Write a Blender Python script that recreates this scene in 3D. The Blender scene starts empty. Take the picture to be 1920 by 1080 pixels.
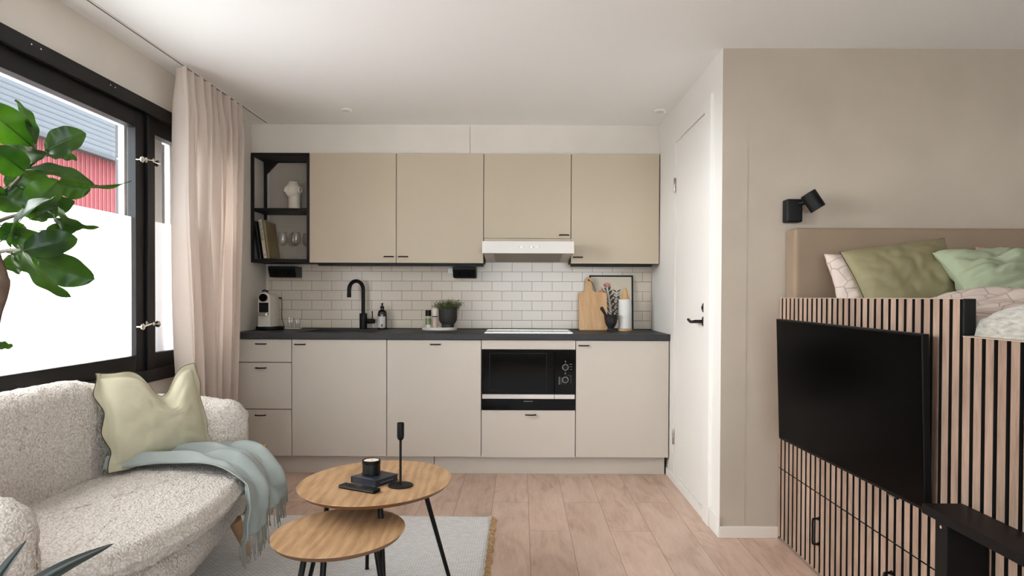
import bpy, bmesh, math, random
from math import sin, cos, pi, sqrt, radians
from mathutils import Vector, Matrix, noise, Quaternion

C = bpy.context.scene.collection
SC = bpy.context.scene

# ------------------------------------------------------------------ camera
def look(th, roll, yaw):
    F0 = Vector((sin(yaw), cos(yaw), 0)); R0 = Vector((cos(yaw), -sin(yaw), 0)); Z = Vector((0, 0, 1))
    F = F0 * cos(th) - Z * sin(th); U = F0 * sin(th) + Z * cos(th)
    R = R0 * cos(roll) + U * sin(roll); U2 = -R0 * sin(roll) + U * cos(roll)
    return R, U2, F
cam_d = bpy.data.cameras.new('camera'); cam = bpy.data.objects.new('camera', cam_d); C.objects.link(cam)
R_, U_, F_ = look(.0129, .0038, -.0029)
m = Matrix((R_, U_, -F_)).transposed().to_4x4(); m.translation = Vector((0, 0, 1.1398))
cam.matrix_world = m
cam_d.sensor_width = 36; cam_d.lens = 36 * 1282.96 / 1920
cam_d.shift_x = (960 - 972.667) / 1920; cam_d.shift_y = (573.152 - 540) / 1920
cam_d.clip_start = .02; cam_d.clip_end = 100
SC.camera = cam

# ------------------------------------------------------------------ light and exposure
W = bpy.data.worlds.new('overcast_sky'); SC.world = W; W.use_nodes = True
bg = W.node_tree.nodes['Background']
bg.inputs[0].default_value = (.83, .93, 1, 1)
bg.inputs[1].default_value = 7.5
SC.view_settings.view_transform = 'Standard'; SC.view_settings.look = 'None'
SC.view_settings.gamma = 1; SC.view_settings.exposure = 0.27
SC.view_settings.use_curve_mapping = False
SC.cycles.use_denoising = True
SC.cycles.max_bounces = 10; SC.cycles.diffuse_bounces = 6; SC.cycles.transparent_max_bounces = 16
SC.cycles.transmission_bounces = 6; SC.cycles.glossy_bounces = 4
SC.cycles.sample_clamp_indirect = 8
SC.cycles.caustics_reflective = False; SC.cycles.caustics_refractive = False
def sun(name, d, strength, angle, col):
    l = bpy.data.lights.new(name, 'SUN'); l.energy = strength; l.angle = radians(angle); l.color = col
    o = bpy.data.objects.new(name, l); C.objects.link(o)
    o.rotation_euler = Vector(d).to_track_quat('-Z', 'Y').to_euler()
sun('hazy_sun', (.91, .30, -.27), 12.0, 50, (.97, .98, .98))

# ------------------------------------------------------------------ materials
def lin(c):
    return tuple(((v/255)/12.92 if v/255 <= .04045 else ((v/255+.055)/1.055)**2.4) for v in c) + (1,)
def newmat(name):
    mt = bpy.data.materials.new(name); mt.use_nodes = True
    nt = mt.node_tree; b = nt.nodes['Principled BSDF']
    return mt, nt, b
def N(nt, t, **k):
    n = nt.nodes.new(t)
    for a, v in k.items(): setattr(n, a, v)
    return n
def coords(nt, scale=(1, 1, 1), rot=(0, 0, 0), loc=(0, 0, 0)):
    tc = N(nt, 'ShaderNodeTexCoord'); mp = N(nt, 'ShaderNodeMapping')
    mp.inputs['Scale'].default_value = scale; mp.inputs['Rotation'].default_value = rot; mp.inputs['Location'].default_value = loc
    nt.links.new(tc.outputs['Object'], mp.inputs[0]); return mp
def mat(name, col, rough=.6, metal=0, vary=0, vscale=6, bump=0, bscale=200, coat=0, spec=.5, vstretch=(1, 1, 1), bstretch=(1, 1, 1), bdist=.002, detail=4):
    mt, nt, b = newmat(name)
    c = lin(col); b.inputs['Base Color'].default_value = c
    b.inputs['Roughness'].default_value = rough; b.inputs['Metallic'].default_value = metal
    b.inputs['Specular IOR Level'].default_value = spec
    if coat: b.inputs['Coat Weight'].default_value = coat; b.inputs['Coat Roughness'].default_value = .05
    if vary:
        mp = coords(nt, vstretch); nz = N(nt, 'ShaderNodeTexNoise'); nz.inputs['Scale'].default_value = vscale; nz.inputs['Detail'].default_value = detail
        nt.links.new(mp.outputs[0], nz.inputs['Vector'])
        rp = N(nt, 'ShaderNodeValToRGB'); rp.color_ramp.elements[0].position = .3; rp.color_ramp.elements[1].position = .7
        rp.color_ramp.elements[0].color = tuple(v*(1-vary) for v in c[:3]) + (1,)
        rp.color_ramp.elements[1].color = tuple(min(1, v*(1+vary)) for v in c[:3]) + (1,)
        nt.links.new(nz.outputs['Fac'], rp.inputs[0]); nt.links.new(rp.outputs[0], b.inputs['Base Color'])
    if bump:
        mp = coords(nt, bstretch); nz = N(nt, 'ShaderNodeTexNoise'); nz.inputs['Scale'].default_value = bscale; nz.inputs['Detail'].default_value = 3
        nt.links.new(mp.outputs[0], nz.inputs['Vector'])
        bp = N(nt, 'ShaderNodeBump'); bp.inputs['Strength'].default_value = bump; bp.inputs['Distance'].default_value = bdist
        nt.links.new(nz.outputs['Fac'], bp.inputs['Height']); nt.links.new(bp.outputs[0], b.inputs['Normal'])
    return mt
def wood(name, c1, c2, grain_axis='X', scale=1.0, rough=.45, dark=None, swirl=2.0, wave=0):
    """fine fibres stretched along one axis, with soft cathedral figure"""
    mt, nt, b = newmat(name); b.inputs['Roughness'].default_value = rough
    s = {'X': (.06, 1, 1), 'Y': (1, .06, 1), 'Z': (1, 1, .06)}[grain_axis]
    mp = coords(nt, tuple(v*scale for v in s))
    n1 = N(nt, 'ShaderNodeTexNoise'); n1.inputs['Scale'].default_value = 160; n1.inputs['Detail'].default_value = 5; n1.inputs['Roughness'].default_value = .7
    s2 = {'X': (.25, 1, 1), 'Y': (1, .25, 1), 'Z': (1, 1, .25)}[grain_axis]
    mp2 = coords(nt, tuple(v*scale for v in s2))
    n2 = N(nt, 'ShaderNodeTexNoise'); n2.inputs['Scale'].default_value = 9; n2.inputs['Detail'].default_value = 3; n2.inputs['Distortion'].default_value = swirl
    nt.links.new(mp.outputs[0], n1.inputs['Vector']); nt.links.new(mp2.outputs[0], n2.inputs['Vector'])
    mx = N(nt, 'ShaderNodeMix'); mx.inputs[0].default_value = .5
    nt.links.new(n1.outputs['Fac'], mx.inputs[2]); nt.links.new(n2.outputs['Fac'], mx.inputs[3])
    if wave:
        mw = coords(nt, {'X': (.16, 1, 1), 'Y': (1, .16, 1), 'Z': (1, 1, .16)}[grain_axis], loc=(.31, .07, 0))
        wv = N(nt, 'ShaderNodeTexWave', wave_type='RINGS', rings_direction='Z'); wv.inputs['Scale'].default_value = 9; wv.inputs['Distortion'].default_value = 9; wv.inputs['Detail'].default_value = 3; wv.inputs['Detail Scale'].default_value = .8
        nt.links.new(mw.outputs[0], wv.inputs['Vector'])
        m2_ = N(nt, 'ShaderNodeMix'); m2_.inputs[0].default_value = wave*.24; nt.links.new(mx.outputs[0], m2_.inputs[2]); nt.links.new(wv.outputs['Fac'], m2_.inputs[3]); mx = m2_
    rp = N(nt, 'ShaderNodeValToRGB'); e = rp.color_ramp.elements
    e[0].position = .36; e[0].color = lin(c1); e[1].position = .62; e[1].color = lin(c2)
    nt.links.new(mx.outputs[0], rp.inputs[0]); nt.links.new(rp.outputs[0], b.inputs['Base Color'])
    bp = N(nt, 'ShaderNodeBump'); bp.inputs['Strength'].default_value = .15; bp.inputs['Distance'].default_value = .001
    nt.links.new(n1.outputs['Fac'], bp.inputs['Height']); nt.links.new(bp.outputs[0], b.inputs['Normal'])
    return mt

M = {}
M['ceiling'] = mat('ceiling_paint', (241, 241, 240), .85, bump=.05, bscale=300)
M['wall'] = mat('wall_plaster', (214, 207, 197), .85, vary=.05, vscale=2.2, bump=.12, bscale=60)
M['wall_beige'] = mat('limewash_plaster', (176, 164, 149), .85, vary=.07, vscale=2.5, bump=.15, bscale=50)
M['white_paint'] = mat('white_paint', (226, 224, 219), .5, bump=.03, bscale=200)
M['skirting'] = mat('painted_skirting', (214, 205, 194), .5, bump=.02)
M['cabinet'] = mat('beige_cabinet_lacquer', (192, 183, 171), .5, vary=.015, vscale=3)
M['upper_cabinet'] = mat('greige_cabinet_lacquer', (188, 174, 152), .5, vary=.015, vscale=3)
M['plinth'] = mat('plinth_board', (190, 181, 169), .5, vary=.02)
M['worktop'] = mat('charcoal_laminate', (48, 47, 48), .5, spec=.3, vary=.12, vscale=40, bump=.1, bscale=300)
M['black'] = mat('black_powder_coat', (9, 8, 8), .5, spec=.25, bump=.05, bscale=500)
M['shelf_black'] = mat('black_brown_steel', (20, 16, 14), .5, spec=.3, bump=.05, bscale=400)
M['window_black'] = mat('black_window_paint', (11, 10, 10), .45, spec=.25, bump=.06, bscale=120)
M['gloss_black'] = mat('black_glass', (2, 2, 2), .08, spec=.12)
M['screen'] = mat('tv_screen_glass', (1, 1, 1), .22, spec=.05)
M['tv_plastic'] = mat('tv_black_plastic', (5, 5, 6), .45, spec=.2)
M['steel'] = mat('brushed_steel', (170, 160, 152), .32, metal=1, bump=.1, bscale=60, bstretch=(.05, 1, 8))
M['nickel'] = mat('polished_nickel', (220, 214, 205), .18, metal=1)
M['handle'] = mat('dark_bronze_handle', (34, 27, 24), .4, metal=.6)
M['sink'] = mat('black_composite', (34, 34, 36), .55, bump=.1, bscale=600)
M['hob'] = mat('dark_hob_glass', (26, 26, 28), .08, coat=.5)
M['white_plastic'] = mat('white_plastic', (232, 228, 222), .4)
M['hood_white'] = mat('hood_white_enamel', (214, 209, 204), .38)
M['mesh_grey'] = mat('filter_mesh', (176, 168, 158), .5, metal=.4)
M['print_grey'] = mat('grey_marking', (120, 118, 116), .6)
M['mark_white'] = mat('white_marking', (205, 203, 200), .6)
M['ink'] = mat('dark_ink', (40, 37, 35), .7)
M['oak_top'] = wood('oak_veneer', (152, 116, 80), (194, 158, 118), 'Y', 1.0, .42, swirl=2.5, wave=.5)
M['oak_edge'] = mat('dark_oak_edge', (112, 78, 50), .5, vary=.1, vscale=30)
M['beech'] = wood('pale_beech_leg', (146, 112, 78), (172, 138, 102), 'Z')
M['board_wood'] = wood('bamboo_board', (196, 150, 102), (220, 180, 132), 'Z', 1.2)
M['slat_wood'] = wood('pinkish_oak_slat', (132, 108, 92), (176, 150, 132), 'Z', 1.3, .55, swirl=1.0)
M['slat_black'] = mat('black_felt', (13, 11, 11), .9)
M['panel_edge'] = mat('pale_panel_edge', (176, 158, 140), .6)
M['step_black'] = mat('blackbrown_step', (11, 10, 10), .5, spec=.22, vary=.1, vscale=30, bump=.08, bscale=90)
M['sage'] = mat('sage_linen', (186, 181, 156), .85, vary=.05, vscale=14, bump=.35, bscale=700, bdist=.0015)
M['sage_edge'] = mat('dark_piping', (48, 44, 34), .8)
M['olive'] = mat('olive_velvet', (128, 120, 88), .7, vary=.07, vscale=12, bump=.2, bscale=400)
M['mint'] = mat('mint_cotton', (146, 155, 128), .8, vary=.03, vscale=9, bump=.2, bscale=500)
M['pale_cotton'] = mat('pale_cotton', (205, 190, 182), .85, bump=.2, bscale=400)
M['tan_cotton'] = mat('tan_cotton', (160, 132, 108), .85, bump=.2, bscale=400)
M['throw'] = mat('pale_blue_green_wool', (150, 158, 154), .85, vary=.03, vscale=20, bump=.35, bscale=900, bdist=.001)
M['fringe'] = mat('wool_fringe', (150, 150, 140), .85)
M['headboard'] = mat('taupe_velvet', (136, 116, 96), .75, vary=.05, vscale=5, bump=.15, bscale=300)
M['mattress'] = mat('mattress_ticking', (206, 198, 188), .85, bump=.2, bscale=200)
M['pot_black'] = mat('matte_black_pot', (44, 41, 40), .6, bump=.08, bscale=120)
M['soil'] = mat('soil', (52, 40, 30), .95, bump=.8, bscale=90, bdist=.01)
M['bark'] = mat('brown_bark', (92, 74, 60), .85, vary=.25, vscale=40, bump=.6, bscale=80, bdist=.004)
M['twig'] = mat('green_brown_twig', (70, 66, 44), .7, vary=.2, vscale=40)
M['raffia'] = mat('raffia', (178, 142, 98), .8, vary=.15, vscale=60, bump=.6, bscale=150, bdist=.003)
M['wax'] = mat('candle_wax', (222, 210, 190), .5)
M['book_dark'] = mat('dark_blue_cover', (34, 40, 52), .35, vary=.1, vscale=12)
M['book_cream'] = mat('cream_cover', (188, 178, 160), .6, vary=.05)
M['book_green'] = mat('olive_brown_cover', (140, 122, 88), .5, vary=.2, vscale=10)
M['paper'] = mat('page_block', (215, 208, 196), .8, bump=.4, bscale=400, bstretch=(1, 12, 1))
M['ceramic'] = mat('cream_ceramic', (218, 208, 190), .5, bump=.05, bscale=100)
M['cream_plastic'] = mat('cream_plastic', (214, 206, 192), .35)
M['tray_white'] = mat('white_terrazzo', (222, 216, 208), .5, vary=.06, vscale=90)
M['amber'] = mat('dark_amber_glass', (38, 24, 18), .15, coat=.4)
M['green_label'] = mat('herb_green', (86, 120, 62), .6, vary=.3, vscale=70)
M['pink_salt'] = mat('pink_pepper_mill', (202, 180, 168), .4, vary=.1, vscale=60)
M['stone_black'] = mat('black_mortar_iron', (38, 36, 36), .5, bump=.25, bscale=120)
M['wood_brown'] = mat('dark_pestle', (42, 30, 26), .5)
M['art_paper'] = mat('cream_art_paper', (214, 204, 184), .8)
M['art_pink'] = mat('pink_print', (216, 142, 132), .8)
M['art_dark'] = mat('charcoal_print', (62, 58, 56), .8)
M['art_grey'] = mat('grey_print', (136, 134, 128), .8)
M['white_roll'] = mat('white_paper_roll', (226, 224, 220), .85, bump=.2, bscale=120)
M['ext_white'] = mat('white_outer_frame', (235, 236, 234), .5)
M['ext_grey'] = mat('bluegrey_outer_jamb', (22, 24, 29), .6)
M['red_board'] = mat('red_paint', (112, 44, 48), .8)
M['roof'] = mat('grey_blue_sheet', (50, 54, 61), .55)
M['bounce_ground'] = mat('pale_bounce_paving', (196, 194, 190), .9, vary=.1)  # ground colour kept pale to bounce daylight up to the ceiling

def make_boucle():
    mt, nt, b = newmat('cream_boucle'); b.inputs['Roughness'].default_value = .95; b.inputs['Specular IOR Level'].default_value = .15
    b.inputs['Sheen Weight'].default_value = .25
    mp = coords(nt)
    v = N(nt, 'ShaderNodeTexVoronoi'); v.inputs['Scale'].default_value = 125
    nz = N(nt, 'ShaderNodeTexNoise'); nz.inputs['Scale'].default_value = 60; nz.inputs['Detail'].default_value = 4
    nt.links.new(mp.outputs[0], nz.inputs['Vector'])
    ad = N(nt, 'ShaderNodeVectorMath', operation='MULTIPLY_ADD'); ad.inputs[1].default_value = (.02,)*3
    nt.links.new(nz.outputs['Color'], ad.inputs[0]); nt.links.new(mp.outputs[0], ad.inputs[2]); nt.links.new(ad.outputs[0], v.inputs['Vector'])
    rp = N(nt, 'ShaderNodeValToRGB'); e = rp.color_ramp.elements
    e[0].position = .1; e[0].color = lin((240, 236, 231)); e[1].position = .85; e[1].color = lin((196, 185, 172))
    nt.links.new(v.outputs['Distance'], rp.inputs[0]); nt.links.new(rp.outputs[0], b.inputs['Base Color'])
    sub = N(nt, 'ShaderNodeMath', operation='SUBTRACT'); nt.links.new(nz.outputs['Fac'], sub.inputs[0]); nt.links.new(v.outputs['Distance'], sub.inputs[1])
    bp = N(nt, 'ShaderNodeBump'); bp.inputs['Strength'].default_value = .8; bp.inputs['Distance'].default_value = .009
    nt.links.new(sub.outputs[0], bp.inputs['Height']); nt.links.new(bp.outputs[0], b.inputs['Normal'])
    return mt
M['boucle'] = make_boucle()

def make_fluffy():
    mt, nt, b = newmat('fluffy_white_wool'); b.inputs['Roughness'].default_value = .95; b.inputs['Sheen Weight'].default_value = .4
    mp = coords(nt, (1, .25, 1), (0, 0, .9)); nz = N(nt, 'ShaderNodeTexNoise'); nz.inputs['Scale'].default_value = 120; nz.inputs['Detail'].default_value = 5
    nt.links.new(mp.outputs[0], nz.inputs['Vector'])
    rp = N(nt, 'ShaderNodeValToRGB'); e = rp.color_ramp.elements
    e[0].position = .3; e[0].color = lin((150, 146, 134)); e[1].position = .7; e[1].color = lin((198, 196, 186))
    nt.links.new(nz.outputs['Fac'], rp.inputs[0]); nt.links.new(rp.outputs[0], b.inputs['Base Color'])
    bp = N(nt, 'ShaderNodeBump'); bp.inputs['Strength'].default_value = .9; bp.inputs['Distance'].default_value = .008
    nt.links.new(nz.outputs['Fac'], bp.inputs['Height']); nt.links.new(bp.outputs[0], b.inputs['Normal'])
    return mt
M['fluffy'] = make_fluffy()

def make_patterned():
    """pale pinkish bedding printed with thin taupe leaf outlines"""
    mt, nt, b = newmat('patterned_bedding'); b.inputs['Roughness'].default_value = .85
    mp = coords(nt); v = N(nt, 'ShaderNodeTexVoronoi', feature='DISTANCE_TO_EDGE'); v.inputs['Scale'].default_value = 14
    nt.links.new(mp.outputs[0], v.inputs['Vector'])
    rp = N(nt, 'ShaderNodeValToRGB'); e = rp.color_ramp.elements
    e[0].position = .01; e[0].color = lin((150, 134, 126)); e[1].position = .035; e[1].color = lin((196, 180, 170))
    nt.links.new(v.outputs['Distance'], rp.inputs[0]); nt.links.new(rp.outputs[0], b.inputs['Base Color'])
    nz = N(nt, 'ShaderNodeTexNoise'); nz.inputs['Scale'].default_value = 12; nt.links.new(mp.outputs[0], nz.inputs['Vector'])
    bp = N(nt, 'ShaderNodeBump'); bp.inputs['Strength'].default_value = .6; bp.inputs['Distance'].default_value = .02
    nt.links.new(nz.outputs['Fac'], bp.inputs['Height']); nt.links.new(bp.outputs[0], b.inputs['Normal'])
    return mt
M['patterned'] = make_patterned()

def make_rug():
    mt, nt, b = newmat('woven_wool_rug'); b.inputs['Roughness'].default_value = .95; b.inputs['Specular IOR Level'].default_value = .1
    mp = coords(nt); br = N(nt, 'ShaderNodeTexBrick'); br.inputs['Scale'].default_value = 1
    br.inputs['Brick Width'].default_value = .022; br.inputs['Row Height'].default_value = .011; br.inputs['Mortar Size'].default_value = .0022; br.inputs['Mortar Smooth'].default_value = 1
    br.inputs['Color1'].default_value = lin((240, 239, 238)); br.inputs['Color2'].default_value = lin((226, 224, 222)); br.inputs['Mortar'].default_value = lin((190, 186, 180))
    nt.links.new(mp.outputs[0], br.inputs['Vector']); nt.links.new(br.outputs['Color'], b.inputs['Base Color'])
    bp = N(nt, 'ShaderNodeBump', invert=True); bp.inputs['Strength'].default_value = .7; bp.inputs['Distance'].default_value = .004
    nt.links.new(br.outputs['Fac'], bp.inputs['Height']); nt.links.new(bp.outputs[0], b.inputs['Normal'])
    return mt
M['rug'] = make_rug()

def make_floor():
    mt, nt, b = newmat('oak_laminate_planks'); b.inputs['Roughness'].default_value = .42
    mp = coords(nt, rot=(0, 0, radians(90)), loc=(0, 0, 0))
    # after the rotation: x' = -y, y' = x  -> planks run along the room's length
    mp.inputs['Location'].default_value = (3.32, -.243 + .197*20, 0)
    br = N(nt, 'ShaderNodeTexBrick'); br.offset = .36; br.offset_frequency = 2; br.squash = 1
    br.inputs['Scale'].default_value = 1; br.inputs['Brick Width'].default_value = 1.29; br.inputs['Row Height'].default_value = .197
    br.inputs['Mortar Size'].default_value = .0011; br.inputs['Mortar Smooth'].default_value = .2
    br.inputs['Color1'].default_value = (0, 0, 0, 1); br.inputs['Color2'].default_value = (1, 1, 1, 1); br.inputs['Mortar'].default_value = (.5, .5, .5, 1)
    nt.links.new(mp.outputs[0], br.inputs['Vector'])
    ofs = N(nt, 'ShaderNodeVectorMath', operation='MULTIPLY_ADD'); ofs.inputs[1].default_value = (3.7, 5.1, 2.3)
    nt.links.new(br.outputs['Color'], ofs.inputs[0]); nt.links.new(mp.outputs[0], ofs.inputs[2])
    m1 = N(nt, 'ShaderNodeMapping'); m1.inputs['Scale'].default_value = (.12, 1, 1); nt.links.new(ofs.outputs[0], m1.inputs[0])
    n1 = N(nt, 'ShaderNodeTexNoise'); n1.inputs['Scale'].default_value = 60; n1.inputs['Detail'].default_value = 6; n1.inputs['Roughness'].default_value = .7; nt.links.new(m1.outputs[0], n1.inputs['Vector'])
    m2 = N(nt, 'ShaderNodeMapping'); m2.inputs['Scale'].default_value = (.3, 1, 1); nt.links.new(ofs.outputs[0], m2.inputs[0])
    n2 = N(nt, 'ShaderNodeTexNoise'); n2.inputs['Scale'].default_value = 8; n2.inputs['Detail'].default_value = 4; n2.inputs['Distortion'].default_value = 1.2; nt.links.new(m2.outputs[0], n2.inputs['Vector'])
    mx = N(nt, 'ShaderNodeMix'); mx.inputs[0].default_value = .6; nt.links.new(n1.outputs['Fac'], mx.inputs[2]); nt.links.new(n2.outputs['Fac'], mx.inputs[3])
    rp = N(nt, 'ShaderNodeValToRGB'); e = rp.color_ramp.elements
    e[0].position = .33; e[0].color = lin((172, 142, 122)); e[1].position = .64; e[1].color = lin((212, 186, 168))
    e2 = rp.color_ramp.elements.new(.48); e2.color = lin((200, 171, 152))
    nt.links.new(mx.outputs[0], rp.inputs[0])
    # each plank a little different
    hs = N(nt, 'ShaderNodeHueSaturation'); nt.links.new(rp.outputs[0], hs.inputs['Color'])
    mr = N(nt, 'ShaderNodeMapRange'); mr.inputs['To Min'].default_value = .93; mr.inputs['To Max'].default_value = 1.05
    nt.links.new(br.outputs['Color'], mr.inputs[0]); nt.links.new(mr.outputs[0], hs.inputs['Value'])
    # small knots
    m3 = N(nt, 'ShaderNodeMapping'); m3.inputs['Scale'].default_value = (.55, 1, 1); nt.links.new(ofs.outputs[0], m3.inputs[0])
    vr = N(nt, 'ShaderNodeTexVoronoi'); vr.inputs['Scale'].default_value = 4.2; nt.links.new(m3.outputs[0], vr.inputs['Vector'])
    kr = N(nt, 'ShaderNodeMapRange'); kr.inputs['From Min'].default_value = .02; kr.inputs['From Max'].default_value = .10; kr.inputs['To Min'].default_value = .45; kr.inputs['To Max'].default_value = 0
    nt.links.new(vr.outputs['Distance'], kr.inputs[0])
    mk = N(nt, 'ShaderNodeMix', data_type='RGBA'); nt.links.new(kr.outputs[0], mk.inputs[0]); nt.links.new(hs.outputs[0], mk.inputs[6]); mk.inputs[7].default_value = lin((130, 98, 76))
    mg = N(nt, 'ShaderNodeMix', data_type='RGBA'); nt.links.new(br.outputs['Fac'], mg.inputs[0]); nt.links.new(mk.outputs[2], mg.inputs[6]); mg.inputs[7].default_value = lin((120, 92, 74))
    nt.links.new(mg.outputs[2], b.inputs['Base Color'])
    bp = N(nt, 'ShaderNodeBump', invert=True); bp.inputs['Strength'].default_value = .5; bp.inputs['Distance'].default_value = .001
    nt.links.new(br.outputs['Fac'], bp.inputs['Height']); nt.links.new(bp.outputs[0], b.inputs['Normal'])
    return mt
M['floor'] = make_floor()

def make_tiles():
    mt, nt, b = newmat('beige_metro_tiles'); b.inputs['Roughness'].default_value = .22
    mp = coords(nt, rot=(radians(90), 0, 0)); mp.vector_type = 'POINT'
    sx = N(nt, 'ShaderNodeTexCoord'); sp = N(nt, 'ShaderNodeSeparateXYZ'); cb = N(nt, 'ShaderNodeCombineXYZ')
    nt.links.new(sx.outputs['Object'], sp.inputs[0]); nt.links.new(sp.outputs[0], cb.inputs[0]); nt.links.new(sp.outputs[2], cb.inputs[1])
    mv = N(nt, 'ShaderNodeVectorMath', operation='ADD'); mv.inputs[1].default_value = (3.0 + .040, -.905 + .0702*40 + .005, 0)
    nt.links.new(cb.outputs[0], mv.inputs[0])
    br = N(nt, 'ShaderNodeTexBrick'); br.offset = .5; br.inputs['Scale'].default_value = 1
    br.inputs['Brick Width'].default_value = .1452; br.inputs['Row Height'].default_value = .0702
    br.inputs['Mortar Size'].default_value = .0015; br.inputs['Mortar Smooth'].default_value = .3
    br.inputs['Color1'].default_value = lin((212, 199, 182)); br.inputs['Color2'].default_value = lin((207, 194, 177)); br.inputs['Mortar'].default_value = lin((138, 118, 96))
    nt.links.new(mv.outputs[0], br.inputs['Vector']); nt.links.new(br.outputs['Color'], b.inputs['Base Color'])
    bp = N(nt, 'ShaderNodeBump', invert=True); bp.inputs['Strength'].default_value = .8; bp.inputs['Distance'].default_value = .002
    nt.links.new(br.outputs['Fac'], bp.inputs['Height']); nt.links.new(bp.outputs[0], b.inputs['Normal'])
    return mt
M['tiles'] = make_tiles()

def make_glass(name, tint=(1, 1, 1), gloss=.08):
    mt = bpy.data.materials.new(name); mt.use_nodes = True; nt = mt.node_tree; nt.nodes.clear()
    o = N(nt, 'ShaderNodeOutputMaterial'); t = N(nt, 'ShaderNodeBsdfTransparent'); g = N(nt, 'ShaderNodeBsdfGlossy'); x = N(nt, 'ShaderNodeMixShader')
    t.inputs[0].default_value = tint + (1,); g.inputs['Roughness'].default_value = .03
    lw = N(nt, 'ShaderNodeLayerWeight'); lw.inputs[0].default_value = .5
    pw = N(nt, 'ShaderNodeMath', operation='POWER'); pw.inputs[1].default_value = 5; nt.links.new(lw.outputs['Facing'], pw.inputs[0])
    ml = N(nt, 'ShaderNodeMath', operation='MULTIPLY_ADD'); ml.inputs[1].default_value = 1-gloss/2; ml.inputs[2].default_value = gloss/2
    nt.links.new(pw.outputs[0], ml.inputs[0]); nt.links.new(ml.outputs[0], x.inputs[0])
    nt.links.new(t.outputs[0], x.inputs[1]); nt.links.new(g.outputs[0], x.inputs[2]); nt.links.new(x.outputs[0], o.inputs[0])
    return mt
M['glass'] = make_glass('window_glass')
M['clear_glass'] = make_glass('drinking_glass', (.975, .975, .97), .10)
def make_frost():
    mt = bpy.data.materials.new('frosted_film'); mt.use_nodes = True; nt = mt.node_tree; nt.nodes.clear()
    o = N(nt, 'ShaderNodeOutputMaterial'); t = N(nt, 'ShaderNodeBsdfTranslucent'); d = N(nt, 'ShaderNodeBsdfDiffuse'); x = N(nt, 'ShaderNodeMixShader')
    t.inputs[0].default_value = (1, .965, .95, 1); d.inputs[0].default_value = (.8, .8, .8, 1); x.inputs[0].default_value = .12
    nt.links.new(t.outputs[0], x.inputs[1]); nt.links.new(d.outputs[0], x.inputs[2]); nt.links.new(x.outputs[0], o.inputs[0])
    return mt
M['frost'] = make_frost()
def thin_cloth(name, col, trans=.35, bscale=400):
    mt = bpy.data.materials.new(name); mt.use_nodes = True; nt = mt.node_tree; b = nt.nodes['Principled BSDF']
    b.inputs['Base Color'].default_value = lin(col); b.inputs['Roughness'].default_value = .9
    o = nt.nodes['Material Output']; t = N(nt, 'ShaderNodeBsdfTranslucent'); t.inputs[0].default_value = lin(col); x = N(nt, 'ShaderNodeMixShader'); x.inputs[0].default_value = trans
    mp = coords(nt, (1, 1, .15)); nz = N(nt, 'ShaderNodeTexNoise'); nz.inputs['Scale'].default_value = bscale; nt.links.new(mp.outputs[0], nz.inputs['Vector'])
    bp = N(nt, 'ShaderNodeBump'); bp.inputs['Strength'].default_value = .3; bp.inputs['Distance'].default_value = .001
    nt.links.new(nz.outputs['Fac'], bp.inputs['Height']); nt.links.new(bp.outputs[0], b.inputs['Normal'])
    nt.links.new(b.outputs[0], x.inputs[1]); nt.links.new(t.outputs[0], x.inputs[2]); nt.links.new(x.outputs[0], o.inputs[0])
    return mt
M['curtain'] = thin_cloth('sheer_beige_linen', (232, 221, 212), .5)
def leaf_mat(name, c1, c2, trans=.45, rough=.35):
    mt = bpy.data.materials.new(name); mt.use_nodes = True; nt = mt.node_tree; b = nt.nodes['Principled BSDF']
    mp = coords(nt); nz = N(nt, 'ShaderNodeTexNoise'); nz.inputs['Scale'].default_value = 14; nt.links.new(mp.outputs[0], nz.inputs['Vector'])
    rp = N(nt, 'ShaderNodeValToRGB'); e = rp.color_ramp.elements; e[0].position = .35; e[0].color = lin(c1); e[1].position = .65; e[1].color = lin(c2)
    nt.links.new(nz.outputs['Fac'], rp.inputs[0]); nt.links.new(rp.outputs[0], b.inputs['Base Color']); b.inputs['Roughness'].default_value = rough
    o = nt.nodes['Material Output']; t = N(nt, 'ShaderNodeBsdfTranslucent'); x = N(nt, 'ShaderNodeMixShader'); x.inputs[0].default_value = trans
    gm = N(nt, 'ShaderNodeMix', data_type='RGBA'); gm.blend_type = 'MULTIPLY'; gm.inputs[0].default_value = 1; gm.inputs[7].default_value = (.75, 1.0, .25, 1)
    nt.links.new(rp.outputs[0], gm.inputs[6]); nt.links.new(gm.outputs[2], t.inputs[0])
    nt.links.new(b.outputs[0], x.inputs[1]); nt.links.new(t.outputs[0], x.inputs[2]); nt.links.new(x.outputs[0], o.inputs[0])
    return mt
M['leaf'] = leaf_mat('glossy_green_leaf', (28, 60, 18), (64, 96, 30), .55)
M['leaf_vein'] = leaf_mat('leaf_midrib', (58, 84, 36), (70, 92, 40), .1)
M['herb'] = leaf_mat('small_herb_leaf', (70, 92, 44), (128, 138, 84), .3, .6)
M['dark_leaf'] = leaf_mat('dark_blue_green_leaf', (9, 20, 14), (17, 32, 22), .05, .35)

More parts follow.
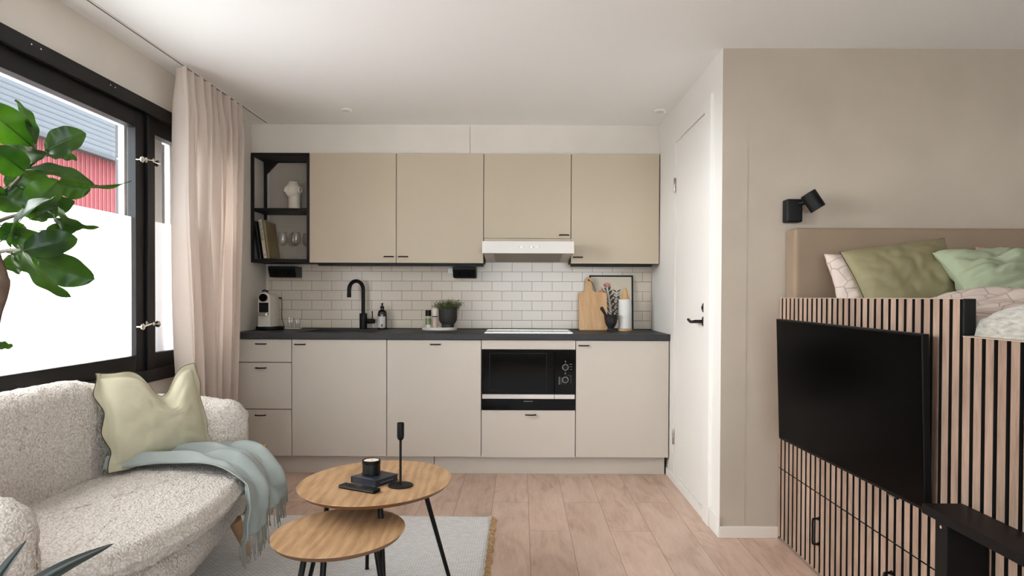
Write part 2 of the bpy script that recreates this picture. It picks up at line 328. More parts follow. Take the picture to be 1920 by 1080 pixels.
# ------------------------------------------------------------------ helpers
def obj(name, bm, mats, parent=None, smooth=False, mat4=None):
    """links a bmesh as ONE mesh object"""
    me = bpy.data.meshes.new(name); bm.normal_update(); bm.to_mesh(me); bm.free()
    if not isinstance(mats, (list, tuple)): mats = [mats]
    for x in mats: me.materials.append(x)
    if smooth:
        for p in me.polygons: p.use_smooth = True
        if smooth == 'auto': me.set_sharp_from_angle(angle=radians(35))
    o = bpy.data.objects.new(name, me); C.objects.link(o)
    if parent: o.parent = parent
    if mat4 is not None: o.matrix_local = mat4
    return o
def tag(o, label=None, cat=None, group=None, kind=None):
    if label: o['label'] = label
    if cat: o['category'] = cat
    if group: o['group'] = group
    if kind: o['kind'] = kind
    return o
def empty(name, loc, rz=0, label=None, cat=None, group=None, kind=None):
    o = bpy.data.objects.new(name, None); C.objects.link(o); o.location = loc; o.rotation_euler = (0, 0, rz); o.empty_display_size = .05
    return tag(o, label, cat, group, kind)
def NB(): return bmesh.new()
def box(bm, x0, x1, y0, y1, z0, z1, bev=0, mi=0, seg=2):
    v = [bm.verts.new((x, y, z)) for x in (x0, x1) for y in (y0, y1) for z in (z0, z1)]
    fs = [bm.faces.new([v[i] for i in q]) for q in ((0, 1, 3, 2), (4, 6, 7, 5), (0, 4, 5, 1), (2, 3, 7, 6), (0, 2, 6, 4), (1, 5, 7, 3))]
    for f in fs: f.material_index = mi
    if bev:
        es = list({e for f in fs for e in f.edges})
        r = bmesh.ops.bevel(bm, geom=es, offset=bev, segments=seg, affect='EDGES', profile=.6)
        for f in r['faces']: f.material_index = mi
    return fs
def rings(bm, rs, closed=True, cap=True, mi=0):
    """skin a list of vertex rings"""
    V = [[bm.verts.new(p) for p in r] for r in rs]
    n = len(V[0])
    for a, b in zip(V, V[1:]):
        for i in range(n if closed else n-1):
            f = bm.faces.new((a[i], a[(i+1) % n], b[(i+1) % n], b[i])); f.material_index = mi
    if cap and closed:
        f = bm.faces.new(V[0][::-1]); f.material_index = mi
        f = bm.faces.new(V[-1]); f.material_index = mi
    return V
def lathe(bm, prof, c=(0, 0, 0), n=40, mi=0, cap=True, rot=None):
    c = Vector(c); rs = []
    for r, z in prof:
        ring = []
        for i in range(n):
            p = Vector((r*cos(2*pi*i/n), r*sin(2*pi*i/n), z))
            if rot: p = rot @ p
            ring.append(c + p)
        rs.append(ring)
    return rings(bm, rs, True, cap, mi)
def tube(bm, pts, r, n=10, mi=0, cap=True):
    """a pipe along points; r may be a list"""
    pts = [Vector(p) for p in pts]; m_ = len(pts); rs = []
    prev = None
    for i, p in enumerate(pts):
        t = (pts[min(i+1, m_-1)] - pts[max(i-1, 0)]).normalized()
        if prev is None:
            a = t.orthogonal().normalized()
        else:
            a = (prev - t * prev.dot(t)).normalized()
        prev = a; b = t.cross(a); rad = r[i] if isinstance(r, (list, tuple)) else r
        rs.append([p + (a*cos(2*pi*k/n) + b*sin(2*pi*k/n))*rad for k in range(n)])
    return rings(bm, rs, True, cap, mi)
def catmull(pts, k=8, closed=False):
    P = [Vector(p) for p in pts]; n = len(P); out = []
    rng = range(n if closed else n-1)
    for i in rng:
        if closed: a, b, c, d = P[(i-1) % n], P[i], P[(i+1) % n], P[(i+2) % n]
        else: a, b, c, d = P[max(i-1, 0)], P[i], P[i+1], P[min(i+2, n-1)]
        for j in range(k):
            t = j/k
            out.append(.5*((2*b) + (-a+c)*t + (2*a-5*b+4*c-d)*t*t + (-a+3*b-3*c+d)*t**3))
    if not closed: out.append(P[-1])
    return out
def grid(bm, fn, nu, nv, mi=0, flip=False):
    V = [[bm.verts.new(fn(i/nu, j/nv)) for j in range(nv+1)] for i in range(nu+1)]
    for i in range(nu):
        for j in range(nv):
            q = (V[i][j], V[i+1][j], V[i+1][j+1], V[i][j+1])
            f = bm.faces.new(q[::-1] if flip else q); f.material_index = mi
    return V
def jitter(bm, amp, freq, amp2=0, freq2=1):
    bm.normal_update()
    for v in bm.verts:
        d = noise.noise(v.co*freq)*amp + (noise.noise(v.co*freq2 + Vector((7, 3, 1)))*amp2 if amp2 else 0)
        v.co += v.normal*d
def solid(o, t, off=0):
    md = o.modifiers.new('thickness', 'SOLIDIFY'); md.thickness = t; md.offset = off; return o
def smoothstep(a, b, x):
    t = max(0, min(1, (x-a)/(b-a))); return t*t*(3-2*t)

XL, XR, YU, YB, YW, YC, ZC = -1.85, .949, 4.68, 4.345, 4.967, 3.245, 2.316

# ------------------------------------------------------------------ the room
YN, XE = -2.6, 3.6
def structure(name, bm, m_, parent=None, **k):
    o = obj(name, bm, m_, parent, **k); o['kind'] = 'structure'; return o
b = NB(); box(b, XL-.3, XE+.2, YN-.2, YW+.2, -.12, 0); structure('floor', b, M['floor'])
b = NB(); box(b, XL-.3, XE+.2, YN-.2, YW+.2, ZC, ZC+.15); structure('ceiling', b, M['ceiling'])
# window wall: opening y .42..3.86, z .76..2.05
WY0, WY1, WZ0, WZ1 = .42, 4.10, .765, 2.045
b = NB()
box(b, XL-.25, XL, YN, YW, 0, WZ0); box(b, XL-.25, XL, YN, YW, WZ1, ZC)
box(b, XL-.25, XL, YN, WY0, WZ0, WZ1); box(b, XL-.25, XL, WY1, YW, WZ0, WZ1)
structure('wall_left', b, M['wall'])
b = NB(); box(b, XL, XR, YW, YW+.15, 0, ZC); structure('wall_back', b, M['wall'])
# door wall with its opening (y 3.50..4.208, z 0.05..2.09)
b = NB(); box(b, XR, XR+.12, YC, 3.495, 0, ZC); box(b, XR, XR+.12, 4.212, YW, 0, ZC); box(b, XR, XR+.12, 3.495, 4.212, 2.096, ZC); box(b, XR, XR+.12, 3.495, 4.212, 0, .05)
structure('wall_right', b, M['white_paint'])
b = NB(); box(b, XR+.12, XE, YC, YC+.12, 0, ZC)
# return of the corner in the same plaster
box(b, XR+.001, XR+.12, YC-.0015, YC+.001, 0, ZC)
structure('wall_bedroom', b, M['wall_beige'])
b = NB(); box(b, XE, XE+.15, YN, YC, 0, ZC); structure('wall_east', b, M['wall'])
# rear wall behind the camera; its unseen window is added and sized for fill light
b = NB(); box(b, XL, XE, YN-.2, YN, 0, .3); box(b, XL, XE, YN-.2, YN, 2.2, ZC); box(b, XL, -.9, YN-.2, YN, .3, 2.2); box(b, 2.1, XE, YN-.2, YN, .3, 2.2)
structure('wall_rear', b, M['wall'])
b = NB()
for x in (-.9, .56, 2.02): box(b, x, x+.08, YN-.12, YN-.04, .3, 2.2, .004)
for z in (.3, 2.12): box(b, -.9, 2.1, YN-.12, YN-.04, z, z+.08, .004)
structure('fill_window', b, M['window_black'])
# soffit board above the cabinets (two panels with a seam)
b = NB(); box(b, XL, -.352, YU+.018, YW, 2.118, ZC, .001); box(b, -.350, XR, YU+.018, YW, 2.118, ZC, .001)
structure('trim_1', b, M['wall'])
# tiled backsplash
b = NB(); box(b, XL+.02, XR-.006, YW-.012, YW, .905, 1.56); structure('wall_backsplash', b, M['tiles'])
# skirtings
b = NB(); box(b, XR, 1.224, YC-.014, YC, 0, .055, .003); structure('baseboard_bedroom', b, M['skirting'])
b = NB(); box(b, XR-.010, XR, YC-.012, 3.385, 0, .10, .003); box(b, XR-.010, XR, 3.50, YB+.06, 0, .045, .003); structure('baseboard_right', b, M['white_paint'])
b = NB(); box(b, XL, XL+.014, YN, YB+.05, 0, .07, .003); structure('baseboard_left', b, M['skirting'])

# ------------------------------------------------------------------ door
dr = empty('door_1', (XR, 3.85, 0), kind='structure')
def put(name, bm, m_, root, **k):
    """part given in world coordinates under an unrotated or rotated root"""
    bmesh.ops.transform(bm, matrix=root.matrix_basis.inverted(), verts=bm.verts)
    return obj(name, bm, m_, root, **k)
bpy.context.view_layer.update()
b = NB(); box(b, XR+.001, XR+.041, 3.506, 4.204, .056, 2.088, .002); put('door_leaf', b, M['white_paint'], dr)
b = NB(); box(b, XR-.016, XR+.03, 3.39, 3.498, .0, 2.15, .003); box(b, XR-.003, XR+.03, 3.498, 4.24, 2.094, 2.15, .002); box(b, XR-.003, XR+.03, 4.210, 4.24, .04, 2.094, .002)
put('door_frame', b, M['white_paint'], dr)
for z in (1.827, .28):
    b = NB(); lathe(b, [(.006, -.045), (.007, -.043), (.007, -.003), (.0045, -.002), (.0045, .002), (.007, .003), (.007, .043), (.006, .045)], (XR-.006, 4.21, z), 12); put('hinge', b, M['steel'], dr, smooth='auto')
RX = Matrix.Rotation(radians(-90), 3, 'Y')
b = NB(); lathe(b, [(.026, 0), (.027, .003), (.024, .008), (.010, .010)], (XR, 3.54, 1.016), 24, rot=RX)
tube(b, [(XR-.004, 3.54, 1.016), (XR-.05, 3.54, 1.016)], .009)
tube(b, catmull([(XR-.048, 3.535, 1.016), (XR-.052, 3.56, 1.014), (XR-.052, 3.61, 1.012), (XR-.052, 3.645, 1.018), (XR-.052, 3.665, 1.022)], 4), [.0085]*8+[.008]*5+[.0075]*4)
put('door_handle', b, M['handle'], dr, smooth='auto')
b = NB(); lathe(b, [(.024, 0), (.025, .003), (.022, .008), (.009, .009), (.009, .014), (.001, .014)], (XR, 3.54, 1.087), 24, rot=RX); put('lock_rosette', b, M['handle'], dr, smooth='auto')

# ------------------------------------------------------------------ window
wn = empty('window_1', (XL, 2.14, WZ0), kind='structure'); bpy.context.view_layer.update()
b = NB(); cx0, cx1 = XL, XL+.028
# casing boards round the opening, then the deep sill board
box(b, cx0, cx1, WY0-.07, WY1+.06, 2.030, 2.094, .003); box(b, cx0, cx1, WY0-.07, WY1+.06, .712, .772, .003)
box(b, cx0, cx1, WY0-.07, WY0+.01, .772, 2.030, .003); box(b, cx0, cx1, 4.06, WY1+.06, .772, 2.030, .003)
for y in (2.655, 3.0, 3.52, 3.57):
    pass
put('window_casing', b, M['window_black'], wn)
b = NB()
for y in (.9, 2.55, 2.60, 3.04, 3.075, 3.64, 3.66):
    lathe(b, [(.0032, 0), (.0032, .001)], (cx1, y, 2.072), 8, rot=Matrix.Rotation(radians(90), 3, 'Y'))
put('screw_cap', b, M['white_plastic'], wn)
b = NB(); box(b, XL-.04, XL+.012, 3.3705, 3.3855, .766, 2.044, .002); box(b, XL-.04, XL+.012, 1.731, 1.799, .766, 2.044, .002); put('mullion', b, M['window_black'], wn)
def sash(y0, y1, ma=.078, mb=.078):
    """black inner sash with its pane; film on the lower part"""
    g0, g1, z0, z1 = y0+ma, y1-mb, .850, 1.950
    b = NB(); x0, x1 = XL-.045, XL-.002
    box(b, x0, x1, y0, g0, .766, 2.044, .003); box(b, x0, x1, g1, y1, .766, 2.044, .003)
    box(b, x0, x1, g0, g1, .766, z0, .003); box(b, x0, x1, g0, g1, z1, 2.044, .003)
    s = put('window_sash', b, M['window_black'], wn)
    b = NB(); box(b, XL-.032, XL-.028, g0, g1, z0, z1); p = put('pane', b, M['glass'], wn); p.parent = s; 
    b = NB(); box(b, XL-.0275, XL-.0265, g0, g1, z0, 1.518); p = put('frosted_film', b, M['frost'], wn); p.parent = s
sash(3.386, 3.805, .078, .05); sash(3.807, 4.098, .028, .035); sash(1.80, 3.370); sash(.43, 1.73)
# outer white frame and bluish jambs of the double window
b = NB(); xo0, xo1 = XL-.16, XL-.13
for y0, y1 in ((.42, .52), (1.66, 1.92), (3.415, 3.60), (3.68, 3.775), (3.86, 3.885)):
    box(b, xo0, xo1, y0, y1, .80, 2.04, .003)
box(b, xo0, xo1, .42, 4.10, 1.985, 2.045, .003); box(b, xo0, xo1, .42, 4.10, .765, .84, .003)
put('outer_frame', b, M['ext_white'], wn)
b = NB(); box(b, XL-.25, XL-.22, 3.545, 3.60, .8, 2.04); box(b, XL-.25, XL-.21, 3.90, 3.955, .8, 2.04); box(b, XL-.245, XL-.225, 3.6, 3.86, 1.99, 2.045)
put('outer_jamb', b, M['ext_grey'], wn)
for z in (1.806, 1.000):
    b = NB()
    # hook bar between two turned knobs
    tube(b, [(XL+.028, 3.295, z-.012), (XL+.028, 3.375, z)], .0035)
    lathe(b, [(.004, 0), (.004, .02), (.009, .022), (.0155, .027), (.0165, .031), (.012, .035), (.002, .036)], (XL-.002, 3.295, z-.012), 16, rot=Matrix.Rotation(radians(90), 3, 'Y'))
    lathe(b, [(.017, 0), (.018, .004), (.012, .010), (.005, .012), (.005, .028), (.010, .031), (.010, .036), (.004, .040)], (XL, 3.378, z), 16, rot=Matrix.Rotation(radians(90), 3, 'Y'))
    tube(b, [(XL+.022, 3.378, z), (XL+.022, 3.44, z-.004)], .0028)
    lathe(b, [(.015, -.003), (.0165, 0), (.015, .003)], (XL+.022, 3.44, z-.004), 16, rot=Matrix.Rotation(radians(90), 3, 'X'))
    put('window_latch', b, M['nickel'], wn, smooth='auto')

# ------------------------------------------------------------------ neighbouring house seen through the window
nb = empty('neighbouring_house', (-6, 4, 0), label='red boarded neighbouring house with grey sheet roof outside the window', cat='house'); bpy.context.view_layer.update()
b = NB(); y = 5.4
while y < 16:
    box(b, -6.02, -6.0, y, y+.087, -3, 3.16); box(b, -6.0, -5.99, y+.03, y+.06, -3, 3.16); y += .095
box(b, -8, -6.02, 5.4, 16, -3, 3.16)
put('board_wall', b, M['red_board'], nb)
b = NB(); k = 0; rx, rz = -5.80, 3.10
dx, dz = -.062, .094
for k in range(12):
    x0, z0 = rx+dx*k, rz+dz*k
    # each lapped sheet with a shadow gap above
    box(b, x0-.12, x0, 5.2, 16.2, z0, z0+.074)
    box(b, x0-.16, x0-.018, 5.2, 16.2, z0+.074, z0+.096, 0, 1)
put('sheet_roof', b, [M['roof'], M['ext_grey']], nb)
b = NB(); box(b, -5.86, -5.74, 5.2, 16.2, 3.04, 3.10, .01); put('gutter', b, M['ext_grey'], nb)
b = NB(); box(b, -40, XL-.3, -30, 40, -.7, -.6); structure('street', b, M['bounce_ground'])  # unseen ground, widened as a bounce surface for the room

# ------------------------------------------------------------------ curtain and rail
b = NB(); box(b, -1.731, -1.715, .2, 4.64, ZC-.006, ZC, .001)
rail = obj('curtain_rail', b, M['white_paint']); tag(rail, 'thin white curtain rail fixed along the ceiling over the window', 'curtain rail')
b = NB(); box(b, -1.7255, -1.7205, .2, 4.64, ZC-.0068, ZC-.0061); obj('rail_slot', b, M['ink'], rail)
def curt(u, v):
    z = 2.300 - v*2.285
    top = smoothstep(.10, 0, v)
    ya = 3.455 + .065*smoothstep(.25, .9, v); yb = 4.165 - .13*smoothstep(.2, .9, v)
    y = ya + (yb-ya)*u
    ph = u*2*pi*8.5
    amp = .046 + .018*smoothstep(.1, .8, v)
    a = sin(ph + .9*sin(v*3.1+u*5)) * amp * (.75+.5*noise.noise(Vector((u*5, 0, 3))))
    a += .014*sin(ph*2.3 + v*2.2 + 1.3) + .012*noise.noise(Vector((u*22, v*2.2, 0)))
    # pleats gathered at the head
    a = a*(1-top*.45) + top*.012*sin(ph*3)
    y += .016*sin(ph*1.0+1.2+v*1.5)*(1-.3*top) + .008*noise.noise(Vector((u*14, v*3, 9)))
    return Vector((-1.722 + a, y, z))
b = NB(); grid(b, curt, 220, 70)
cu = obj('curtain', b, M['curtain'], smooth=True)
tag(cu, 'sheer beige linen curtain gathered at the right side of the window', 'curtain')
for i, (x, y) in enumerate(((-1.101, 4.32), (.873, 4.32))):
    b = NB(); lathe(b, [(.034, 0), (.034, -.006), (.028, -.011), (.003, -.012)], (0, 0, 0), 24)
    tube(b, [(.02, 0, -.008), (.034, -.006, -.018)], .004, 8)
    o = obj('ceiling_fitting', b, M['white_paint'], smooth='auto'); o.location = (x, y, ZC)
    tag(o, ('small white round ceiling fitting above the sink' if i == 0 else 'small white round ceiling fitting near the white door'), 'ceiling fitting')

# ------------------------------------------------------------------ kitchen cabinets
def bow_handle(parent, x, y, z, w=.062):
    """small arched bar pull, feet on the door face at y"""
    b = NB()
    pts = [(x-w/2, y+.001, z), (x-w/2, y-.012, z), (x-w/2+.010, y-.020, z), (x, y-.023, z), (x+w/2-.010, y-.020, z), (x+w/2, y-.012, z), (x+w/2, y+.001, z)]
    tube(b, catmull(pts, 5), .0042, 8)
    return put('handle', b, M['handle'], parent, smooth=True)
def put2(name, bm, m_, part, root, **k):
    """a sub-part, given in world coordinates; part has an identity basis below root"""
    bmesh.ops.transform(bm, matrix=root.matrix_basis.inverted(), verts=bm.verts)
    return obj(name, bm, m_, part, **k)
def handle_on(part, root, x, y, z, w=.062):
    b = NB()
    pts = [(x-w/2, y+.001, z), (x-w/2, y-.012, z), (x-w/2+.010, y-.020, z), (x, y-.023, z), (x+w/2-.010, y-.020, z), (x+w/2, y-.012, z), (x+w/2, y+.001, z)]
    tube(b, catmull(pts, 5), .0042, 8)
    return put2('handle', b, M['handle'], part, root, smooth=True)
g = .0022
M['carcass'] = mat('carcass_gap_shade', (74, 62, 52), .7)  # carcass coloured dark so the gaps between fronts read as shade
def wall_cabinet(x0, x1, z0, hx, hz, label):
    r = empty('wall_cabinet', ((x0+x1)/2, YW, z0), label=label, cat='cabinet', group='beige wall cabinets')
    b = NB(); box(b, x0+.001, x1-.001, YU+.020, YW-.014, z0+.004, 2.114, .001); put('carcass', b, M['carcass'], r)
    b = NB(); box(b, x0+g, x1-g, YU, YU+.018, z0, 2.116, .0012); d = put('door', b, M['upper_cabinet'], r)
    handle_on(d, r, hx, YU, hz)
    return r
wall_cabinet(-1.448, -.853, 1.369, -.903, 1.411, 'beige wall cabinet beside the open black shelf, above the tap')
wall_cabinet(-.853, -.256, 1.369, -.805, 1.411, 'beige wall cabinet between the tap cabinet and the white hood')
wall_cabinet(-.256, .341, 1.540, .294, 1.562, 'short beige wall cabinet directly above the white hood')
wall_cabinet(.341, .944, 1.369, .389, 1.411, 'beige wall cabinet between the hood and the white door wall')

def base_unit(x0, x1, label, fronts, kind='door'):
    r = empty('base_cabinet', ((x0+x1)/2, YW, 0), label=label, cat='cabinet', group='beige base cabinets')
    b = NB(); box(b, x0+.001, x0+.017, YB+.020, YW-.02, .12, .864); box(b, x1-.017, x1-.001, YB+.020, YW-.02, .12, .864); box(b, x0+.017, x1-.017, YW-.03, YW-.02, .12, .864); box(b, x0+.017, x1-.017, YB+.020, YW-.03, .12, .136)
    put('carcass', b, M['carcass'], r)
    for (z0, z1, hx, hz) in fronts:
        b = NB(); box(b, x0+g, x1-g, YB, YB+.018, z0+g, z1-g, .0012); d = put(kind, b, M['cabinet'], r)
        handle_on(d, r, hx, YB, hz)
    return r
base_unit(-1.848, -1.456, 'narrow beige base cabinet with three drawers beside the curtain', [(.717, .865, -1.651, .835), (.418, .717, -1.651, .682), (.118, .418, -1.654, .381)], 'drawer')
base_unit(-1.456, -.851, 'beige base cabinet under the sink, beside the three drawers', [(.118, .865, -1.402, .833)])
base_unit(-.851, -.249, 'beige base cabinet with a centred handle, below the potted herb', [(.118, .865, -.541, .836)])
base_unit(.351, .944, 'beige base cabinet under the cutting board, next to the door', [(.118, .865, .402, .832)])
# oven housing
r = empty('oven_cabinet', (.051, YW, 0), label='beige base cabinet holding the black microwave, with a drawer below', cat='cabinet', group='beige base cabinets')
x0, x1 = -.249, .351
b = NB(); box(b, x0+.001, x0+.019, YB+.02, YW-.02, .12, .864); box(b, x1-.019, x1-.001, YB+.02, YW-.02, .12, .864); box(b, x0+.019, x1-.019, YW-.04, YW-.02, .12, .864)
box(b, x0+.019, x1-.019, YB+.02, YW-.04, .12, .138); box(b, x0+.019, x1-.019, YB+.02, YW-.04, .402, .417)
put('carcass', b, M['carcass'], r)
b = NB(); box(b, x0+g, x1-g, YB, YB+.018, .806, .864, .0012); put('filler_strip', b, M['cabinet'], r)
b = NB(); box(b, x0+g, x1-g, YB, YB+.018, .118, .418, .0012); d = put('drawer', b, M['cabinet'], r); handle_on(d, r, .066, YB, .391)
# plinth
r = empty('kitchen_plinth', (-.45, YB+.06, 0), label='beige plinth boards under the row of base cabinets', cat='plinth')
for a, c in ((XL, -.557), (-.555, XR-.02)):
    b = NB(); box(b, a+.002, c, YB+.055, YB+.071, .0, .116, .001); put('plinth_board', b, M['plinth'], r)
# worktop
b = NB()
# built as slabs round the sink cut-out
sx0, sx1, sy0, sy1 = -1.42, -.96, 4.44, 4.84
yf, yb = YB-.015, YW-.013
box(b, XL+.002, sx0, yf, yb, .867, .905, .0); box(b, sx1, XR-.003, yf, yb, .867, .905, 0)
box(b, sx0, sx1, yf, sy0, .867, .905, 0); box(b, sx0, sx1, sy1, yb, .867, .905, 0)
bmesh.ops.remove_doubles(b, verts=b.verts, dist=.0002)
wt = obj('worktop', b, M['worktop']); tag(wt, 'charcoal grey laminate worktop running along the whole kitchen', 'worktop')
b = NB(); box(b, XL+.003, XR-.004, YW-.019, YW-.0125, .905, .911); obj('wall_seal', b, M['ink'], wt)
# sink
r = empty('kitchen_sink', ((sx0+sx1)/2, (sy0+sy1)/2, .87), label='black sink bowl sunk flush into the worktop under the tap', cat='sink')
b = NB(); t = .004
box(b, sx0+.001, sx0+t, sy0, sy1, .72, .906); box(b, sx1-t, sx1-.001, sy0, sy1, .72, .906); box(b, sx0+t, sx1-t, sy0, sy0+t, .72, .906); box(b, sx0+t, sx1-t, sy1-t, sy1, .72, .906); box(b, sx0, sx1, sy0, sy1, .715, .722)
put('bowl', b, M['sink'], r)
b = NB(); lathe(b, [(.03, .7225), (.03, .725), (.02, .726), (.018, .724)], ((sx0+sx1)/2, (sy0+sy1)/2, 0), 24); put('drain', b, M['steel'], r, smooth='auto')
b = NB(); box(b, sx0-.02, sx1+.02, sy0-.018, sy0+.001, .9052, .9068, .0005); box(b, sx0-.02, sx1+.02, sy1-.001, sy1+.018, .9052, .9068, .0005); box(b, sx0-.02, sx0+.001, sy0, sy1, .9052, .9068, .0005); box(b, sx1-.001, sx1+.02, sy0, sy1, .9052, .9068, .0005)
put('rim', b, M['sink'], r)
# tap
r = empty('kitchen_tap', (-1.125, 4.885, .905), label='matt black gooseneck tap standing behind the sink', cat='tap')
X, Y = -1.125, 4.885
b = NB(); lathe(b, [(.029, .905), (.029, .909), (.0265, .911), (.0265, 1.015), (.0245, 1.018), (.013, 1.019)], (X, Y, 0), 28)
put('body', b, M['black'], r, smooth='auto')
b = NB(); R = .062; cxx, cyy = X, Y; dirv = Vector((-.62, -.78, 0)).normalized()
pts = [Vector((X, Y, 1.01)), Vector((X, Y, 1.08)), Vector((X, Y, 1.17))]
for k in range(0, 13):
    a = k/12*pi*1.02
    pts.append(Vector((X, Y, 1.185)) + dirv*(R-R*cos(a)) + Vector((0, 0, R*sin(a))))
pts.append(pts[-1] + Vector((0, 0, -.022)))
tube(b, catmull(pts, 3), .0135, 16)
e_ = pts[-1]; lathe(b, [(.0145, .0), (.0145, -.026), (.012, -.028), (.009, -.024)], e_, 18)
put('spout', b, M['black'], r, smooth='auto')
b = NB(); tube(b, [(X+.02, Y, .962), (X+.082, Y-.01, .962)], .0165, 16); tube(b, [(X+.068, Y-.008, .975), (X+.066, Y-.010, 1.035)], .0042, 10); put('lever', b, M['black'], r, smooth='auto')
# induction hob
r = empty('induction_hob', (.05, 4.6, .905), label='flat black glass hob set in the worktop beneath the hood', cat='hob')
b = NB(); box(b, -.229, .332, 4.405, 4.800, .9052, .9092, .0015); put('glass_plate', b, M['hob'], r)
for (cx, cy, rr) in ((-.10, 4.70, .075), (.20, 4.70, .09), (-.10, 4.51, .09), (.20, 4.51, .075)):
    b = NB(); n = 48
    for i in range(n):
        a0, a1 = 2*pi*i/n, 2*pi*(i+1)/n
        q = [(cx+rr*cos(a0), cy+rr*sin(a0)), (cx+rr*cos(a1), cy+rr*sin(a1)), (cx+(rr-.002)*cos(a1), cy+(rr-.002)*sin(a1)), (cx+(rr-.002)*cos(a0), cy+(rr-.002)*sin(a0))]
        b.faces.new([b.verts.new((x, y, .9094)) for x, y in q])
    put('zone_ring', b, M['print_grey'], r)
b = NB()
for xa, xb, ya, yb_ in ((-.231, .334, 4.401, 4.405), (-.231, .334, 4.800, 4.804), (-.233, -.229, 4.401, 4.804), (.332, .336, 4.401, 4.804)): box(b, xa, xb, ya, yb_, .9052, .910)
put('steel_edge', b, M['nickel'], r)

# range hood
r = empty('range_hood', (.042, YW, 1.42), label='white slimline range hood under the short wall cabinet', cat='range hood')
hx0, hx1 = -.255, .348
b = NB(); box(b, hx0, hx1, 4.475, 4.500, 1.424, 1.504, .003)
put('front_panel', b, M['hood_white'], r)
b = NB()
sec = lambda x: [Vector((x, 4.50, 1.430)), Vector((x, 4.94, 1.388)), Vector((x, 4.953, 1.388)), Vector((x, 4.953, 1.536)), Vector((x, 4.70, 1.536)), Vector((x, 4.66, 1.500)), Vector((x, 4.50, 1.500))]
rings(b, [sec(hx0+.006), sec(hx1-.006)])
put('body', b, M['hood_white'], r)
b = NB(); box(b, hx0+.002, hx1-.006, YU+.001, YU+.018, 1.506, 1.538, .001); put('spacer_panel', b, M['upper_cabinet'], r)
b = NB()
def hz(y): return 1.430 - (y-4.50)/.44*.042
for i in range(88):
    x = hx0+.075+i*.0052
    v = [(x, 4.53, hz(4.53)-.0015), (x+.0034, 4.53, hz(4.53)-.0015), (x+.0034, 4.90, hz(4.90)-.0015), (x, 4.90, hz(4.9)-.0015)]
    b.faces.new([b.verts.new(p) for p in v])
    b.faces.new([b.verts.new((p[0], p[1], p[2]-.0012)) for p in v][::-1])
put('grease_filter', b, M['mesh_grey'], r)
for x in (.003, .068):
    b = NB(); tube(b, [(x, 4.476, 1.466), (x, 4.4735, 1.466)], .0085, 18)
    put('control_button', b, M['white_plastic'], r, smooth='auto')
b = NB()
for x in (.003, .068, ):
    for s in (-1, 1):
        box(b, x+s*.013-.0008, x+s*.013+.0008, 4.4744, 4.476, 1.461, 1.471)
for x in (.076, .082): box(b, x, x+.002, 4.4744, 4.476, 1.462, 1.468)
box(b, .121, .1225, 4.4744, 4.476, 1.458, 1.474)
put('control_marking', b, M['print_grey'], r)
b = NB(); box(b, .092, .116, 4.4735, 4.476, 1.461, 1.471, .003); put('slide_switch', b, M['white_plastic'], r)

# dark strips and socket boxes under the wall cabinets
for x0, x1, lb in ((-1.395, -.258, 'long black strip under the wall cabinets above the tap'), (.342, .90, 'short black strip under the wall cabinet beside the hood')):
    b = NB(); box(b, x0, x1, 4.70, 4.76, 1.350, 1.3685, .003); o = obj('under_cabinet_strip', b, M['black']); tag(o, lb, 'light strip')
for x0, x1, lb in ((-1.775, -1.585, 'black socket box under the open black shelf, above the coffee machine'), (-.478, -.318, 'black socket box under the wall cabinets beside the hood')):
    r = empty('socket_box', ((x0+x1)/2, 4.86, 1.369), label=lb, cat='socket', group='black socket boxes under the wall cabinets')
    b = NB()
    sec = lambda x, k: [Vector((x, 4.955, 1.349)), Vector((x, 4.80, 1.349)), Vector((x, 4.80, 1.33)), Vector((x, 4.83, 1.272+k)), Vector((x, 4.955, 1.272+k))]
    rings(b, [sec(x0, .004), sec(x0+.006, 0), sec(x1-.006, 0), sec(x1, .004)])
    put('housing', b, M['black'], r)
    for x in (x0+.05, x1-.05):
        b = NB(); tube(b, [(x, 4.815, 1.302), (x, 4.811, 1.300)], .019, 20); put('socket_face', b, M['tv_plastic'], r, smooth='auto')
b = NB(); box(b, -.522, -.484, 4.90, 4.95, 1.305, 1.344, .005); o = obj('plug_adapter', b, M['white_plastic']); tag(o, 'small white plug adapter beside the socket box near the hood', 'plug')

# ------------------------------------------------------------------ microwave
r = empty('microwave_oven', (.051, 4.6, .42), label='built-in black glass microwave with steel strip under the hob', cat='microwave')
mx0, mx1, mz = -.243, .345, lambda p: .804 - (p-655)*(.384/113)
yg = YB-.006
b = NB(); box(b, mx0+.02, mx1-.02, YB+.03, YW-.08, .424, .79); put('housing', b, M['tv_plastic'], r)
b = NB(); box(b, mx0, .215, yg, YB+.02, .523, .803, .002); d = put('door', b, M['gloss_black'], r)
b = NB()
for xa, xb, za, zb in ((-.195, .165, .543, .546), (-.195, .165, .780, .783), (-.198, -.195, .543, .783), (.165, .168, .543, .783)): box(b, xa, xb, yg-.0006, yg, za, zb)
put2('window_border', b, M['tv_plastic'], d, r)
b = NB(); box(b, .217, mx1, yg, YB+.02, .523, .803, .002); cpn = put('control_panel', b, M['gloss_black'], r)
for z in (.694, .614):
    b = NB(); lathe(b, [(.015, 0), (.0155, .008), (.0145, .011), (.002, .0112)], (.285, yg, z), 28, rot=Matrix.Rotation(radians(90), 3, 'X'))
    put2('knob', b, M['tv_plastic'], cpn, r, smooth='auto')
    b = NB(); n = 36
    for i in range(n):
        if z > .65 and i % 2: pass
        a0, a1 = 2*pi*i/n, 2*pi*(i+.9)/n
        b.faces.new([b.verts.new((.285+q*cos(a), yg-.0007, z+q*sin(a))) for a, q in ((a0, .0175), (a1, .0175), (a1, .0195), (a0, .0195))])
    put2('dial_ring', b, M['mark_white'], cpn, r)
b = NB()
